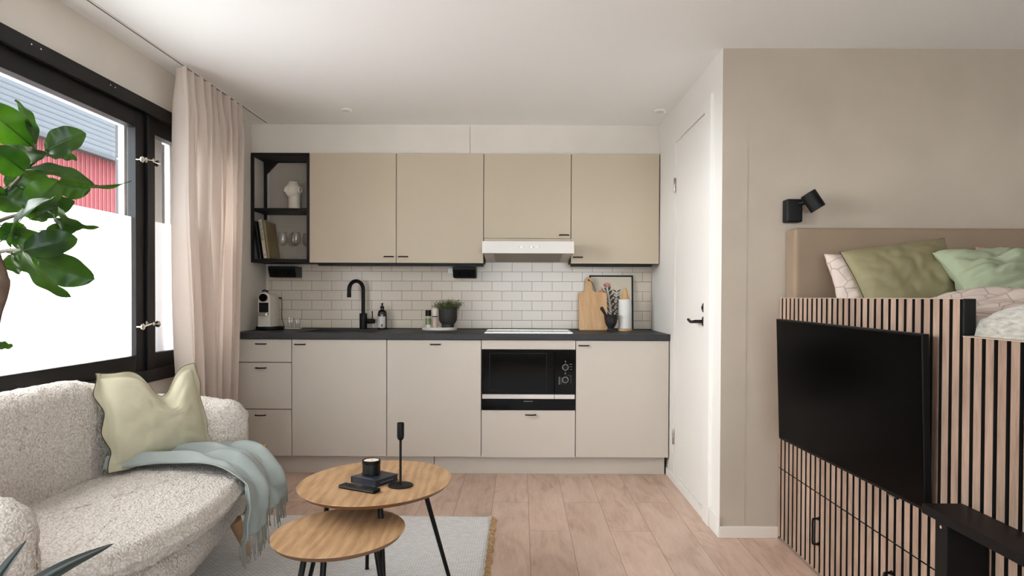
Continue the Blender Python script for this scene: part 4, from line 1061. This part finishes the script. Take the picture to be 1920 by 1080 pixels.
# duvet and fluffy blanket
def duvet(u, v):
    x = 1.262 + u*1.5; y = 1.90 + v*.79
    z = 1.085 + .045*smoothstep(.02, .30, u)
    z += .058*math.exp(-((x-1.62)/.22)**2-((y-2.42)/.22)**2) + .02*noise.noise(Vector((x*5, y*5, 1))) + .012*noise.noise(Vector((x*13, y*9, 4))) + .035*abs(noise.noise(Vector((x*6, y*9, 14)))) - .01
    z -= .035*smoothstep(.9, 1.0, v)
    if u < .04:
        k = 1-u/.04; z -= .10*k*k; x = 1.262 + .012*(1-k) + .05*u + .006*sin(y*31)
    return Vector((x, y, z))
b = NB(); grid(b, duvet, 90, 90)
o = obj('duvet', b, M['patterned'], smooth=True); solid(o, .03, -1); tag(o, 'pale patterned duvet bunched below the pillows', 'duvet')
def fluff(u, v):
    x = 1.268 + u*1.2; y = 1.02 + v*.94 + .04*noise.noise(Vector((u*3, 2, 2))) - .05*u*(1-u)
    z = 1.092 + .060*smoothstep(.0, .22, u) + .02*noise.noise(Vector((x*6, y*6, 7))) + .006*noise.noise(Vector((x*40, y*12, 7)))
    z -= .030*smoothstep(.85, 1, v)*(1-u)
    if u < .03: z -= .075*(1-u/.03)**1.5; x = 1.268 + .02*(u/.03)
    return Vector((x, y, z))
b = NB(); grid(b, fluff, 150, 110)
o = obj('fluffy_blanket', b, M['fluffy'], smooth=True); solid(o, .018, 1); tag(o, 'fluffy white blanket folded over the near end of the bed', 'blanket')

# step
st = empty('step_stool', (1.166, 1.5, 0), label='narrow black step bench standing against the slatted bed side', cat='step')
b = NB(); box(b, 1.112, 1.2235, .75, 1.89, .547, .573, .0015); put('top_board', b, M['step_black'], st)
for y0_, y1_ in ((1.777, 1.829), (.80, .852)):
    b = NB(); box(b, 1.1125, 1.222, y0_, y1_, 0, .5468, .0015); put('side_panel', b, M['step_black'], st)
b = NB(); box(b, 1.1125, 1.222, .852, 1.777, .10, .124, .0015); put('lower_board', b, M['step_black'], st)
b = NB(); lathe(b, [(.005, 0), (.0048, .0012), (.0024, .0012), (.002, .0004)], (1.1125, 1.803, .536), 14, rot=Matrix.Rotation(radians(-90), 3, 'Y')); put('bolt', b, M['nickel'], st)

# wall lamp
wl = empty('wall_lamp', (1.272, YC, 1.55), label='black wall spotlight mounted above the headboard corner', cat='wall lamp')
b = NB(); box(b, 1.234, 1.308, 3.185, YC-.001, 1.492, 1.600, .010, seg=4); put('mount', b, M['black'], wl, smooth='auto')
b = NB(); ax = Vector((.52, -.12, -.85)).normalized(); c0 = Vector((1.338, 3.145, 1.583)); q = Vector((0, 0, 1)).rotation_difference(ax).to_matrix()
lathe(b, [(.034, -.044), (.036, -.042), (.036, .040), (.0345, .042), (.032, .040), (.030, .020), (.001, .018)], c0, 32, rot=q); put('lamp_head', b, M['black'], wl, smooth='auto')
b = NB(); tube(b, [(1.29, 3.19, 1.578), c0], .010, 12); put('joint', b, M['black'], wl)
b = NB(); lathe(b, [(.003, 0), (.003, .0015)], (1.276, 3.184, 1.522), 10, rot=Matrix.Rotation(radians(90), 3, 'X')); put('switch', b, M['tv_plastic'], wl)

# television
tv = empty('television', (1.20, 2.48, .78), label='flat black television hung on the slatted bed side', cat='television')
TLf, BLf, TRn, BRn = Vector((1.107, 2.97, 1.048)), Vector((1.127, 2.97, .529)), Vector((1.168, 2.0, 1.035)), Vector((1.188, 2.0, .514))
e1 = (TRn-TLf).normalized(); e2 = (TLf-BLf).normalized(); nn = e1.cross(e2).normalized()
if nn.x > 0: nn = -nn
e2 = (e2 - e1*e2.dot(e1)).normalized()
cc = (TLf+BLf+TRn+BRn)/4; hw = .488; hh = .2605
fr = Matrix((e1, e2, nn)).transposed().to_4x4(); fr.translation = cc
def tvb(x0, x1, y0, y1, z0, z1, mt, name, par=None, bev=.002):
    b = NB(); box(b, x0, x1, y0, y1, z0, z1, bev); bmesh.ops.transform(b, matrix=fr, verts=b.verts)
    return put(name, b, mt, tv) if par is None else put2(name, b, mt, par, tv)
tvb(-hw, hw, -hh, hh, -.022, 0, M['tv_plastic'], 'bezel')
scn = tvb(-hw+.006, hw-.006, -hh+.010, hh-.006, -.001, .0008, M['screen'], 'screen', bev=0)
tvb(-.30, .30, -hh+.03, .12, -.040, -.022, M['tv_plastic'], 'rear_housing')
b = NB(); box(b, 1.19, XS-.0005, 2.36, 2.56, .70, .86, .003); put('wall_bracket', b, M['black'], tv)
tvb(.30, .355, -hh-.007, -hh+.001, -.006, .001, M['tv_plastic'], 'sensor_bar')
tvb(.312, .343, -hh-.005, -hh-.002, .001, .0016, M['print_grey'], 'status_mark', bev=0)

# ------------------------------------------------------------------ sofa
sf = empty('boucle_sofa', (-1.5, 2.42, 0), label='curved cream boucle two-seat sofa under the window', cat='sofa'); SROT = Matrix.Identity(3)
def sofa_path():
    pts = []
    for t_ in range(24): pts.append(Vector((-1.19 - .35*t_/24, 1.665, 0)))
    cA = Vector((-1.54, 1.865, 0)); r_ = .20
    for k in range(26):
        a = -pi/2 - (pi/2)*k/26; pts.append(cA + Vector((cos(a), sin(a), 0))*r_)
    for k in range(100): pts.append(Vector((-1.74, 1.865 + (3.0-1.865)*k/100, 0)))
    cB = Vector((-1.54, 3.0, 0))
    for k in range(26):
        a = pi - (pi/2)*k/26; pts.append(cB + Vector((cos(a), sin(a), 0))*r_)
    for t_ in range(25): pts.append(Vector((-1.54 + .26*t_/24, 3.195, 0)))
    return pts
sp_ = sofa_path(); NP = len(sp_)
def hgt(p):
    # taller along the back, sloping down into the arms
    q = smoothstep(-1.20, -1.72, p.x)
    yy = min(p.y-1.65, 3.2-p.y)
    return .642 + .045*q + .125*smoothstep(0.06, .62, yy)
b = NB(); rs = []
for i, p in enumerate(sp_):
    tdir = (sp_[min(i+1, NP-1)] - sp_[max(i-1, 0)]).normalized(); side = Vector((tdir.y, -tdir.x, 0))
    # side points to the outside of the U (clockwise path)
    h = hgt(p); a = .080; zb = .175
    dist = min(i, NP-1-i)*.0125
    q = max(0, 1-dist/.10); k = sqrt(max(.0, 1-q*q)); 
    k = max(k, .12); a2 = a*k; h2 = h - .09*(1-k); zb2 = zb + .05*(1-k)
    lean = 0
    ring = []
    nv = 34
    for j in range(nv+1):
        f = j/nv; z = zb2 + (h2-a2-zb2)*f
        w = a2*(1+.10*sin(pi*f)) * (1 - .25*max(0, .25-f)/.25)
        ring.append((-w, z))
    for j in range(1, 14):
        an = pi - pi*j/14; ring.append((a2*cos(an), h2-a2 + a2*sin(an)))
    for j in range(nv+1):
        f = 1-j/nv; z = zb2 + (h2-a2-zb2)*f
        w = a2*(1+.10*sin(pi*f)) * (1 - .25*max(0, .25-f)/.25)
        ring.append((w, z))
    for j in range(1, 6): ring.append((a2*.75*(1-2*j/6), zb2-.002))
    rs.append([p + side*o_ + Vector((0, 0, z)) for o_, z in ring])
rings(b, rs); bmesh.ops.recalc_face_normals(b, faces=b.faces)
jitter(b, .0055, 105, .005, 34)
put('backrest_shell', b, M['boucle'], sf, smooth=True)
outline = catmull([(-1.668, 1.80, 0), (-1.668, 2.3, 0), (-1.668, 2.8, 0), (-1.655, 3.04, 0), (-1.52, 3.118, 0), (-1.30, 3.118, 0), (-1.155, 3.07, 0), (-1.125, 2.90, 0), (-1.078, 2.62, 0), (-1.040, 2.28, 0), (-1.080, 1.97, 0), (-1.17, 1.80, 0), (-1.32, 1.745, 0), (-1.52, 1.745, 0), (-1.64, 1.755, 0)], 26, True)
cen = Vector((-1.36, 2.42, 0))
def slab(z0, z1, r_, inset0, inset1, crown=0, nr=46, base_in=0):
    """rounded upholstered slab on the seat outline"""
    b = NB(); rs = []; n = len(outline)
    nrm = []
    for i in range(n):
        t_ = (outline[(i+1) % n]-outline[i-1]).normalized(); nrm.append(Vector((-t_.y, t_.x, 0)))
    # make the normals point inwards
    if (cen-outline[0]).dot(nrm[0]) < 0: nrm = [-v for v in nrm]
    def ring(ins, z): return [outline[i] + nrm[i]*ins + Vector((0, 0, z)) for i in range(n)]
    def shrink(f, z, ins): return [cen + (outline[i]+nrm[i]*ins-cen)*f + Vector((0, 0, z)) for i in range(n)]
    for f in (.05, .5, .9): rs.append(shrink(f, z0, inset0+r_))
    for k in range(7): a = pi/2*k/6; rs.append(ring(inset0 + r_*(1-sin(a)), z0 + r_*(1-cos(a))))
    m_ = 9
    for k in range(1, m_): t_ = k/m_; rs.append(ring(inset0+(inset1-inset0)*t_ - .012*sin(pi*t_), z0+r_ + (z1-z0-2*r_)*t_))
    for k in range(7): a = pi/2*k/6; rs.append(ring(inset1 + r_*(1-cos(a)), z1-r_+r_*sin(a)))
    for k in range(1, nr): f = 1-k/nr; rs.append(shrink(f, z1 + crown*(1-f*f), inset1+r_))
    rings(b, rs); bmesh.ops.recalc_face_normals(b, faces=b.faces)
    return b
b = slab(.338, .434, .036, .0, 0, .012); jitter(b, .0055, 105, .004, 34); put('seat_cushion', b, M['boucle'], sf, smooth=True)
b = slab(.165, .322, .045, .080, .058, nr=8); jitter(b, .0045, 105, .003, 34); put('seat_base', b, M['boucle'], sf, smooth=True)
for (xa, ya, xb, yb_) in ((-1.215, 2.90, -1.18, 2.965), (-1.225, 1.86, -1.18, 1.79), (-1.66, 2.98, -1.70, 3.08), (-1.66, 1.80, -1.70, 1.72)):
    b = NB(); tube(b, [(xa, ya, .185), ((xa+xb)/2, (ya+yb_)/2, .10), (xb, yb_, .0125 if xa > -1.5 else 0)], [.027, .021, .012], 20); put('leg', b, M['beech'], sf, smooth='auto')

# sofa cushion
pillow('sofa_cushion', (-1.668, 2.66, .832), (-1.430, 3.00, .842), (-1.585, 2.63, .452), (-1.345, 2.99, .462), .15, M['sage'], 5, 'sage green flanged cushion in the corner of the cream sofa', cat='cushion', flange=.11, chop=(.20, .115, .31), edge=(M['sage_edge'], .0024), wr=.45, ears=.03, n=80)

# throw blanket: lies along the seat, turns over the front edge and hangs
path = catmull([(-1.60, 2.74, .450), (-1.46, 2.80, .452), (-1.32, 2.83, .454), (-1.23, 2.82, .452), (-1.135, 2.79, .440), (-1.075, 2.75, .41), (-1.052, 2.73, .345), (-1.045, 2.715, .28), (-1.043, 2.705, .225)], 14)
NPt = len(path)
def throw(u, v):
    f = u*(NPt-1); i = min(int(f), NPt-2); t_ = f-i; p = path[i].lerp(path[i+1], t_)
    w = .10 + .07*smoothstep(0, .45, u) + .03*smoothstep(.6, 1, u)
    on = 1-smoothstep(.50, .62, u)                  # 1 on the seat, 0 hanging
    s = (v-.5)*2
    out = Vector((0, 0, 1))*on + Vector((1, 0, .1))*(1-on)
    fold = .022*(sin(s*6.5+u*3.2)+.6*sin(s*13-u*5))*(.6+.4*on) + .012*noise.noise(Vector((s*3, u*9, 2)))
    hump = .012*(1-s*s)*on + .012*smoothstep(.2, 1, s)*on
    # far half is shorter
    q = p + Vector((0, s*w, 0)) + out*(.008 + max(0, fold+.016) + hump)
    if on < .5: q.z += .06*smoothstep(.60, 1, u)*smoothstep(-.7, 1, s); q.y += .03*(u-.6)*s
    q.x += .018*on*s
    return q
b = NB(); grid(b, throw, 150, 60)
th = obj('throw_blanket', b, M['throw'], smooth=True); solid(th, .005, 1); tag(th, 'pale blue-green fringed throw draped over the sofa seat edge', 'blanket')
random.seed(9); b = NB()
for k in range(84):
    v = k/83; p = throw(1.0, v) + Vector((random.uniform(-.004, .006), 0, .006)); L_ = random.uniform(.075, .105)
    q = p + Vector((random.uniform(-.006, .010), random.uniform(-.008, .008), -L_))
    q.z = max(q.z, .016)
    tube(b, [p, (p+q)/2 + Vector((random.uniform(-.004, .004), random.uniform(-.004, .004), 0)), q], [.0016, .0014, .0018], 5)
obj('fringe', b, M['fringe'], th, smooth=True)
# lower hem layer folded underneath with its own fringe on the far side
b = NB()
for k in range(26):
    v = .70 + .32*k/25; p = throw(.80, min(1, v)) + Vector((.004, (v-1)*.1+.012, 0)); L_ = random.uniform(.08, .11)
    q = p + Vector((random.uniform(-.004, .008), random.uniform(-.006, .006), -L_)); tube(b, [p, (p+q)/2+Vector((.003, 0, 0)), q], .0016, 5)
obj('side_fringe', b, M['fringe'], th, smooth=True)

# basket behind the sofa arm
bk = empty('wicker_basket', (-1.50, 3.66, 0), label='raffia basket whose twisted handle shows behind the sofa arm', cat='basket')
b = NB(); rs = []
for k in range(17):
    z = .004 + .25*k/16; rr = .115 + .022*sin(pi*k/16) + (.002 if k % 2 else -.002)
    rs.append([Vector((-1.50+(rr+.0016*(-1)**i)*cos(2*pi*i/64), 3.66+(rr+.0016*(-1)**i)*sin(2*pi*i/64), z)) for i in range(64)])
for k in range(16, 0, -1):
    z = .012 + .242*k/16; rr = .105 + .022*sin(pi*k/16)
    rs.append([Vector((-1.50+rr*cos(2*pi*i/64), 3.66+rr*sin(2*pi*i/64), z)) for i in range(64)])
rings(b, rs); put('woven_body', b, M['raffia'], bk, smooth='auto')
for s in (1, -1):
    b = NB()
    base = Vector((-1.50+s*.118, 3.66, .235))
    for ph in (0, 2.1, 4.2):
        pts = []
        for k in range(31):
            a = pi*k/30; c_ = base + Vector((s*.012*sin(a), -.028*cos(a), .105*sin(a)))
            tw = k*.75+ph; pts.append(c_ + Vector((cos(tw)*.0045, sin(tw)*.003, sin(tw)*.0045)))
        tube(b, pts, .0042, 6)
    put('handle', b, M['raffia'], bk, smooth=True)

# ------------------------------------------------------------------ rug
rg = empty('woven_rug', (-.9, 2.3, 0), label='off-white woven wool rug under the coffee tables', cat='rug')
b = NB()
def rugf(u, v): 
    return Vector((-1.62+u*1.474 + .0025*sin(v*180)*(u > .99), 1.55+v*1.957, .0105 + .0012*noise.noise(Vector((u*9, v*12, 0)))))
grid(b, rugf, 60, 120)
g2 = b.verts[:]
o = put('woven_field', b, M['rug'], rg, smooth=True); solid(o, .009, -1)
b = NB()
for i in range(102):
    y = 3.488 - i*.019
    x = -.143 + .002*sin(i*1.7)
    pts = [(x-.006, y, .006), (x+.004, y+.004, .0095), (x+.016+.004*sin(i*2.3), y+.001, .006), (x+.021+.005*sin(i*.9), y-.004, .0035)]
    tube(b, pts, [.0032, .0040, .0042, .0028], 6)
put('knotted_fringe', b, M['raffia'], rg, smooth=True)

# ------------------------------------------------------------------ coffee tables
def coffee_table(c, ax, ay, z, feet, tops, label, rot=.15):
    r = empty('coffee_table', (c[0], c[1], 0), label=label, cat='coffee table', group='nesting oval coffee tables')
    b = NB(); n = 96; ca, sa = cos(rot), sin(rot)
    def el(k, z_): return [Vector((c[0]+ax*k*cos(2*pi*i/n)*ca + ay*k*sin(2*pi*i/n)*sa, c[1]-ax*k*cos(2*pi*i/n)*sa + ay*k*sin(2*pi*i/n)*ca, z_)) for i in range(n)]
    t_ = .018
    rs = [el(.02, z-t_), el(.90, z-t_), el(.945, z-t_+.001), el(.990, z-.004), el(1.0, z-.0015), el(.998, z), el(.5, z), el(.02, z)]
    V = rings(b, rs)
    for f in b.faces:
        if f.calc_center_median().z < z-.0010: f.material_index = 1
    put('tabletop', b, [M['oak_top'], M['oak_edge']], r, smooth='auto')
    for (fx, fy), (tx, ty) in zip(feet, tops):
        b = NB(); tube(b, [(tx, ty, z-t_), (fx, fy, .0145)], [.0095, .0075], 14)
        lathe(b, [(.009, 0), (.009, .003), (.007, .004)], (fx, fy, .0118), 14)
        lathe(b, [(.028, 0), (.028, .003)], (tx, ty, z-t_-.003), 20)
        put('leg', b, M['black'], r, smooth='auto')
    return r
LZ, SZ = .455, .375
coffee_table((-.534, 2.535), .275, .317, LZ, [(-.80, 2.53), (-.44, 2.24), (-.268, 2.66), (-.632, 2.815)], [(-.70, 2.545), (-.487, 2.37), (-.375, 2.60), (-.60, 2.70)], 'larger oak-topped coffee table with remote and candle holder on it')
coffee_table((-.588, 2.222), .208, .238, SZ, [(-.70, 1.99), (-.775, 2.30), (-.415, 2.20), (-.60, 2.0)], [(-.655, 2.08), (-.70, 2.27), (-.475, 2.22), (-.60, 2.09)], 'smaller lower oak-topped coffee table tucked under the larger one')

# things on the table
TT = LZ + .0004
def onT(name, x, y, rz, label, cat): return empty(name, (x, y, TT), rz, label, cat)
r = onT('small_book', -.537, 2.520, radians(-32), 'dark blue square book lying under the black candle jar', 'book')
b = NB(); box(b, -.062, .062, -.060, .060, 0, .003, .0008); box(b, -.062, .062, -.060, .060, .021, .024, .0008); box(b, -.062, -.059, -.060, .060, .003, .021, 0); obj('cover', b, M['book_dark'], r)
b = NB(); box(b, -.059, .059, -.057, .057, .003, .021); obj('pages', b, M['book_dark'], r)
b = NB(); random.seed(3)
for i in range(9): box(b, -.045+i*.010, -.038+i*.010, -.053, -.050+.002*(i % 2), .024, .0245)
box(b, -.052, -.040, -.030, -.024, .024, .0245)
for i in range(7): box(b, .0615, .0622, -.035+i*.010, -.029+i*.010, .0095, .0135)
obj('cover_lettering', b, M['print_grey'], r)
r = onT('candle_jar', -.553, 2.535, 0, 'black candle jar with pale wax on the dark blue book', 'candle'); r.location.z = TT+.0243
b = NB(); lathe(b, [(.030, 0), (.0325, .002), (.0325, .036), (.0315, .038), (.0335, .039), (.0335, .052), (.031, .053), (.029, .050), (.029, .046), (.001, .046)], (0, 0, 0), 40); obj('jar', b, M['black'], r, smooth='auto')
b = NB(); lathe(b, [(.0285, .0462), (.0285, .0500), (.027, .0512), (.001, .0515)], (0, 0, 0), 32); obj('wax', b, M['wax'], r, smooth='auto')
b = NB(); tube(b, [(0, 0, .051), (.001, 0, .056)], .0007, 6); obj('wick', b, M['ink'], r)
r = onT('remote_control', -.568, 2.408, radians(-27), 'black television remote lying at the front of the larger table', 'remote')
b = NB(); box(b, -.080, .080, -.0185, .0185, 0, .013, .004, seg=3); obj('shell', b, M['tv_plastic'], r, smooth='auto')
b = NB()
for i in range(11):
    for j in range(3):
        if i in (5, 6): continue
        lathe(b, [(.0033, .013), (.003, .0142)], (-.068+i*.0125, -.0115+j*.0115, 0), 8)
lathe(b, [(.0115, .013), (.011, .0145), (.005, .0145)], (.001, 0, 0), 18)
obj('buttons', b, M['pot_black'], r)
b = NB(); box(b, -.074, .074, -.0190, -.0180, .006, .0075); obj('side_trim', b, M['steel'], r)
r = onT('candle_holder', -.432, 2.462, 0, 'tall slim black metal candle holder with round base', 'candle holder')
b = NB(); lathe(b, [(.044, 0), (.045, .001), (.045, .004), (.044, .005), (.006, .0055)], (0, 0, 0), 48); obj('base', b, M['black'], r, smooth='auto')
b = NB(); tube(b, [(0, 0, .004), (0, 0, .172)], .0045, 14); obj('stem', b, M['black'], r, smooth='auto')
b = NB(); lathe(b, [(.006, .166), (.0105, .170), (.0125, .177), (.0128, .184), (.0128, .228), (.0118, .229), (.0105, .228), (.0105, .190), (.001, .189)], (0, 0, 0), 28); obj('cup', b, M['black'], r, smooth='auto')

# ------------------------------------------------------------------ rubber plant in the foreground
pl = empty('rubber_plant', (-1.01, 1.30, 0), label='large green rubber plant with broad glossy leaves by the window', cat='plant')
b = NB(); lathe(b, [(.11, .0), (.115, .004), (.145, .25), (.147, .255), (.137, .255), (.132, .225), (.001, .222)], (-1.01, 1.30, .0), 40); pot = put('pot', b, M['pot_black'], pl, smooth='auto')
b = NB(); lathe(b, [(.131, .222), (.10, .232), (.001, .235)], (-1.01, 1.30, 0), 24); put2('soil', b, M['soil'], pot, pl)
b = NB(); tube(b, catmull([(-1.01, 1.3, .22), (-1.018, 1.305, .5), (-1.008, 1.3, .786), (-1.012, 1.3, 1.0), (-1.004, 1.3, 1.09), (-.989, 1.3, 1.14), (-.985, 1.3, 1.173), (-.995, 1.295, 1.213), (-1.013, 1.3, 1.264), (-1.026, 1.3, 1.366), (-1.03, 1.3, 1.456)], 6), [.011]*36+[.0085]*12+[.006]*13, 12)
put('trunk', b, M['bark'], pl, smooth=True)
b = NB()
for pth in ([(-1.016, 1.3, 1.274), (-.978, 1.29, 1.324), (-.94, 1.28, 1.357), (-.9, 1.24, 1.365), (-.875, 1.26, 1.4)], [(-.978, 1.29, 1.324), (-.996, 1.34, 1.36)], [(-.9, 1.24, 1.365), (-.909, 1.28, 1.419), (-.922, 1.29, 1.42)],
            [(-1.016, 1.3, 1.269), (-.98, 1.3, 1.285), (-.925, 1.28, 1.295), (-.839, 1.2, 1.297), (-.84, 1.24, 1.302)], [(-1.001, 1.28, 1.213), (-.951, 1.26, 1.221), (-.858, 1.18, 1.216), (-.876, 1.24, 1.207)], [(-1.008, 1.3, 1.041), (-.958, 1.24, 1.055)]):
    cp = catmull(pth, 5); tube(b, cp, [.0042*(1-.6*i/len(cp)) for i in range(len(cp))], 8)
put('branches', b, M['twig'], pl, smooth=True)
LEAVES = [
    (-0.929,1.300,1.422, -0.968,1.220,1.484, 0.063,20,0.10),
    (-0.902,1.270,1.418, -0.957,1.300,1.514, 0.024,70,0.12),
    (-0.868,1.250,1.403, -0.808,1.270,1.441, 0.049,10,0.10),
    (-0.895,1.290,1.402, -0.856,1.320,1.404, 0.036,-30,0.20),
    (-0.960,1.280,1.409, -0.853,1.220,1.390, 0.036,40,0.15),
    (-0.871,1.200,1.356, -0.880,1.140,1.386, 0.049,30,0.15),
    (-0.885,1.220,1.363, -0.774,1.240,1.345, 0.030,-35,0.15),
    (-0.909,1.330,1.391, -0.812,1.420,1.362, 0.027,80,0.25),
    (-0.823,1.220,1.344, -0.855,1.180,1.284, 0.049,-25,0.10),
    (-0.867,1.280,1.348, -0.818,1.300,1.340, 0.044,15,0.10),
    (-0.996,1.340,1.360, -0.982,1.380,1.335, 0.036,10,0.10),
    (-0.944,1.300,1.303, -0.983,1.280,1.334, 0.051,15,0.10),
    (-0.797,1.160,1.302, -0.922,1.220,1.230, 0.040,35,0.15),
    (-0.847,1.250,1.303, -0.795,1.280,1.260, 0.023,45,0.30),
    (-0.834,1.220,1.284, -0.780,1.220,1.259, 0.025,50,0.30),
    (-0.861,1.180,1.216, -0.791,1.220,1.241, 0.046,10,0.10),
    (-0.876,1.240,1.207, -0.794,1.270,1.168, 0.058,10,0.10),
    (-0.846,1.160,1.215, -0.782,1.180,1.133, 0.033,30,0.15),
    (-0.948,1.280,1.215, -0.910,1.300,1.172, 0.022,35,0.15),
    (-0.984,1.320,1.219, -0.986,1.340,1.179, 0.035,10,0.10),
    (-0.903,1.300,1.263, -0.855,1.320,1.269, 0.026,20,0.10),
    (-0.958,1.240,1.055, -0.937,1.260,1.044, 0.017,25,0.10),
    (-1.004,1.320,1.244, -0.988,1.360,1.281, 0.039,15,0.10),
    (-0.984,1.300,1.315, -0.991,1.250,1.357, 0.041,15,0.10),
    (-1.025,1.360,1.355, -1.001,1.400,1.394, 0.038,15,0.10),
    (-0.919,1.200,1.264, -0.930,1.150,1.277, 0.042,15,0.10),
    (-1.044,1.360,1.408, -1.061,1.300,1.436, 0.048,15,0.10),
    (-1.000,1.300,1.456, -1.002,1.330,1.493, 0.030,15,0.10),
    (-0.997,1.350,1.227, -0.971,1.400,1.239, 0.042,0,0.10),
    (-0.972,1.330,1.301, -0.952,1.380,1.300, 0.037,0,0.10),
    (-0.972,1.250,1.221, -0.985,1.200,1.189, 0.044,15,0.10),
    (-1.007,1.300,1.173, -1.012,1.250,1.133, 0.046,15,0.10),
    (-0.99,1.34,1.38, -0.93,1.37,1.345, 0.05,10,0.10), (-1.0,1.35,1.33, -0.945,1.38,1.30, 0.048,-10,0.10),
    (-1.0,1.33,1.26, -0.93,1.36,1.235, 0.044,12,0.12), (-0.99,1.33,1.22, -0.94,1.37,1.20, 0.046,-12,0.12),
    (-0.96,1.33,1.345, -0.90,1.36,1.315, 0.040,5,0.10), (-1.0,1.24,1.31, -0.945,1.20,1.275, 0.046,25,0.12),
    (-1.01,1.25,1.39, -0.955,1.22,1.36, 0.048,-15,0.10), (-0.93,1.31,1.29, -0.875,1.34,1.325, 0.038,8,0.10),
]
def leaf(b, bv, A, B_, w, roll, curl, seed):
    """an obovate leaf with folded midrib, wavy edge and arched length"""
    ax = B_-A; L_ = ax.length; d = ax.normalized()
    view = Vector((0, -1, .12)); side = d.cross(view).normalized(); up = side.cross(d).normalized()
    q = Quaternion(d, radians(roll)); side = q @ side; up = q @ up
    nu, nv = 22, 8
    def f(u, v):
        s = (v-.5)*2
        prof = (sin(pi*min(1, u**.85))**.62) * (1 if u < .92 else 1) * (.82+.25*u)
        if u > .97: prof *= max(0, (1-u)/.03)
        ww = w/2*prof
        c_ = A + d*L_*u + up*(L_*curl*4*u*(1-u)*.6 - L_*curl*.5*u*u)
        fold = abs(s)*ww*.28
        wave = .0022*sin(u*17+seed+s*1.5)*abs(s)
        return c_ + side*ww*s + up*(fold+wave)
    grid(b, f, nu, nv)
    tube(bv, [f(u_, .5) - up*.0004 for u_ in (0, .2, .4, .6, .8, .93)], [.0013, .0012, .001, .0008, .0005, .0003], 5)
    tube(bv, [A - d*.012 - up*.001, A + d*.002], .0013, 5)
b, bv = NB(), NB()
for i, (ax_, ay_, az_, bx_, by_, bz_, w_, ro_, cu_) in enumerate(LEAVES):
    leaf(b, bv, Vector((ax_, ay_, az_)), Vector((bx_, by_, bz_)), w_*1.12, ro_, cu_, i*1.7)
fo = put('foliage', b, M['leaf'], pl, smooth=True); put('leaf_ribs', bv, M['leaf_vein'], pl, smooth=True)
# second plant, low by the sofa arm: only its leaf tips reach into view
p2 = empty('dracaena_plant', (-.86, 1.02, 0), label='dark narrow-leaved plant tips in front of the sofa arm', cat='plant')
b = NB(); lathe(b, [(.09, 0), (.092, .004), (.105, .19), (.107, .195), (.098, .195), (.095, .17), (.001, .168)], (-.86, 1.02, 0), 36); pot = put('pot', b, M['ceramic'], p2, smooth='auto')
b = NB(); lathe(b, [(.094, .168), (.001, .178)], (-.86, 1.02, 0), 20); put2('soil', b, M['soil'], pot, p2)
b = NB(); tube(b, [(-.86, 1.02, .17), (-.862, 1.025, .33), (-.858, 1.03, .50)], .010, 10); put('stem', b, M['bark'], p2, smooth=True)
b = NB()
def strap(A, mid, B_, w):
    pts = catmull([A, mid, B_], 10)
    def f(u, v):
        k = u*(len(pts)-1); i = min(int(k), len(pts)-2); p = pts[i].lerp(pts[i+1], k-i); t_ = (pts[i+1]-pts[i]).normalized()
        side = t_.cross(Vector((0.15, -1, .35))).normalized(); s = (v-.5)*2
        ww = w/2*min(1, (u+.12)*1.8)*max(0, 1-max(0, u-.45)/.55)**.8
        return p + side*ww*s + t_.cross(side)*(-abs(s)*ww*.45)
    grid(b, f, 24, 4)
V3 = Vector
strap(V3((-.86, 1.03, .50)), V3((-.866, 1.10, .64)), V3((-.834, 1.15, .726)), .030)
strap(V3((-.855, 1.03, .50)), V3((-.815, 1.12, .645)), V3((-.710, 1.19, .706)), .034)
random.seed(12)
for k in range(13):
    a = 2*pi*k/13 + .4; 
    if cos(a) > .1 and sin(a) > -.2: continue
    A = V3((-.858, 1.03, .44+.005*k)); o_ = V3((cos(a), sin(a), 0)); strap(A, A+o_*.09+V3((0, 0, .07)), A+o_*.19+V3((0, 0, .03)), .030)
put('foliage', b, M['dark_leaf'], p2, smooth=True)
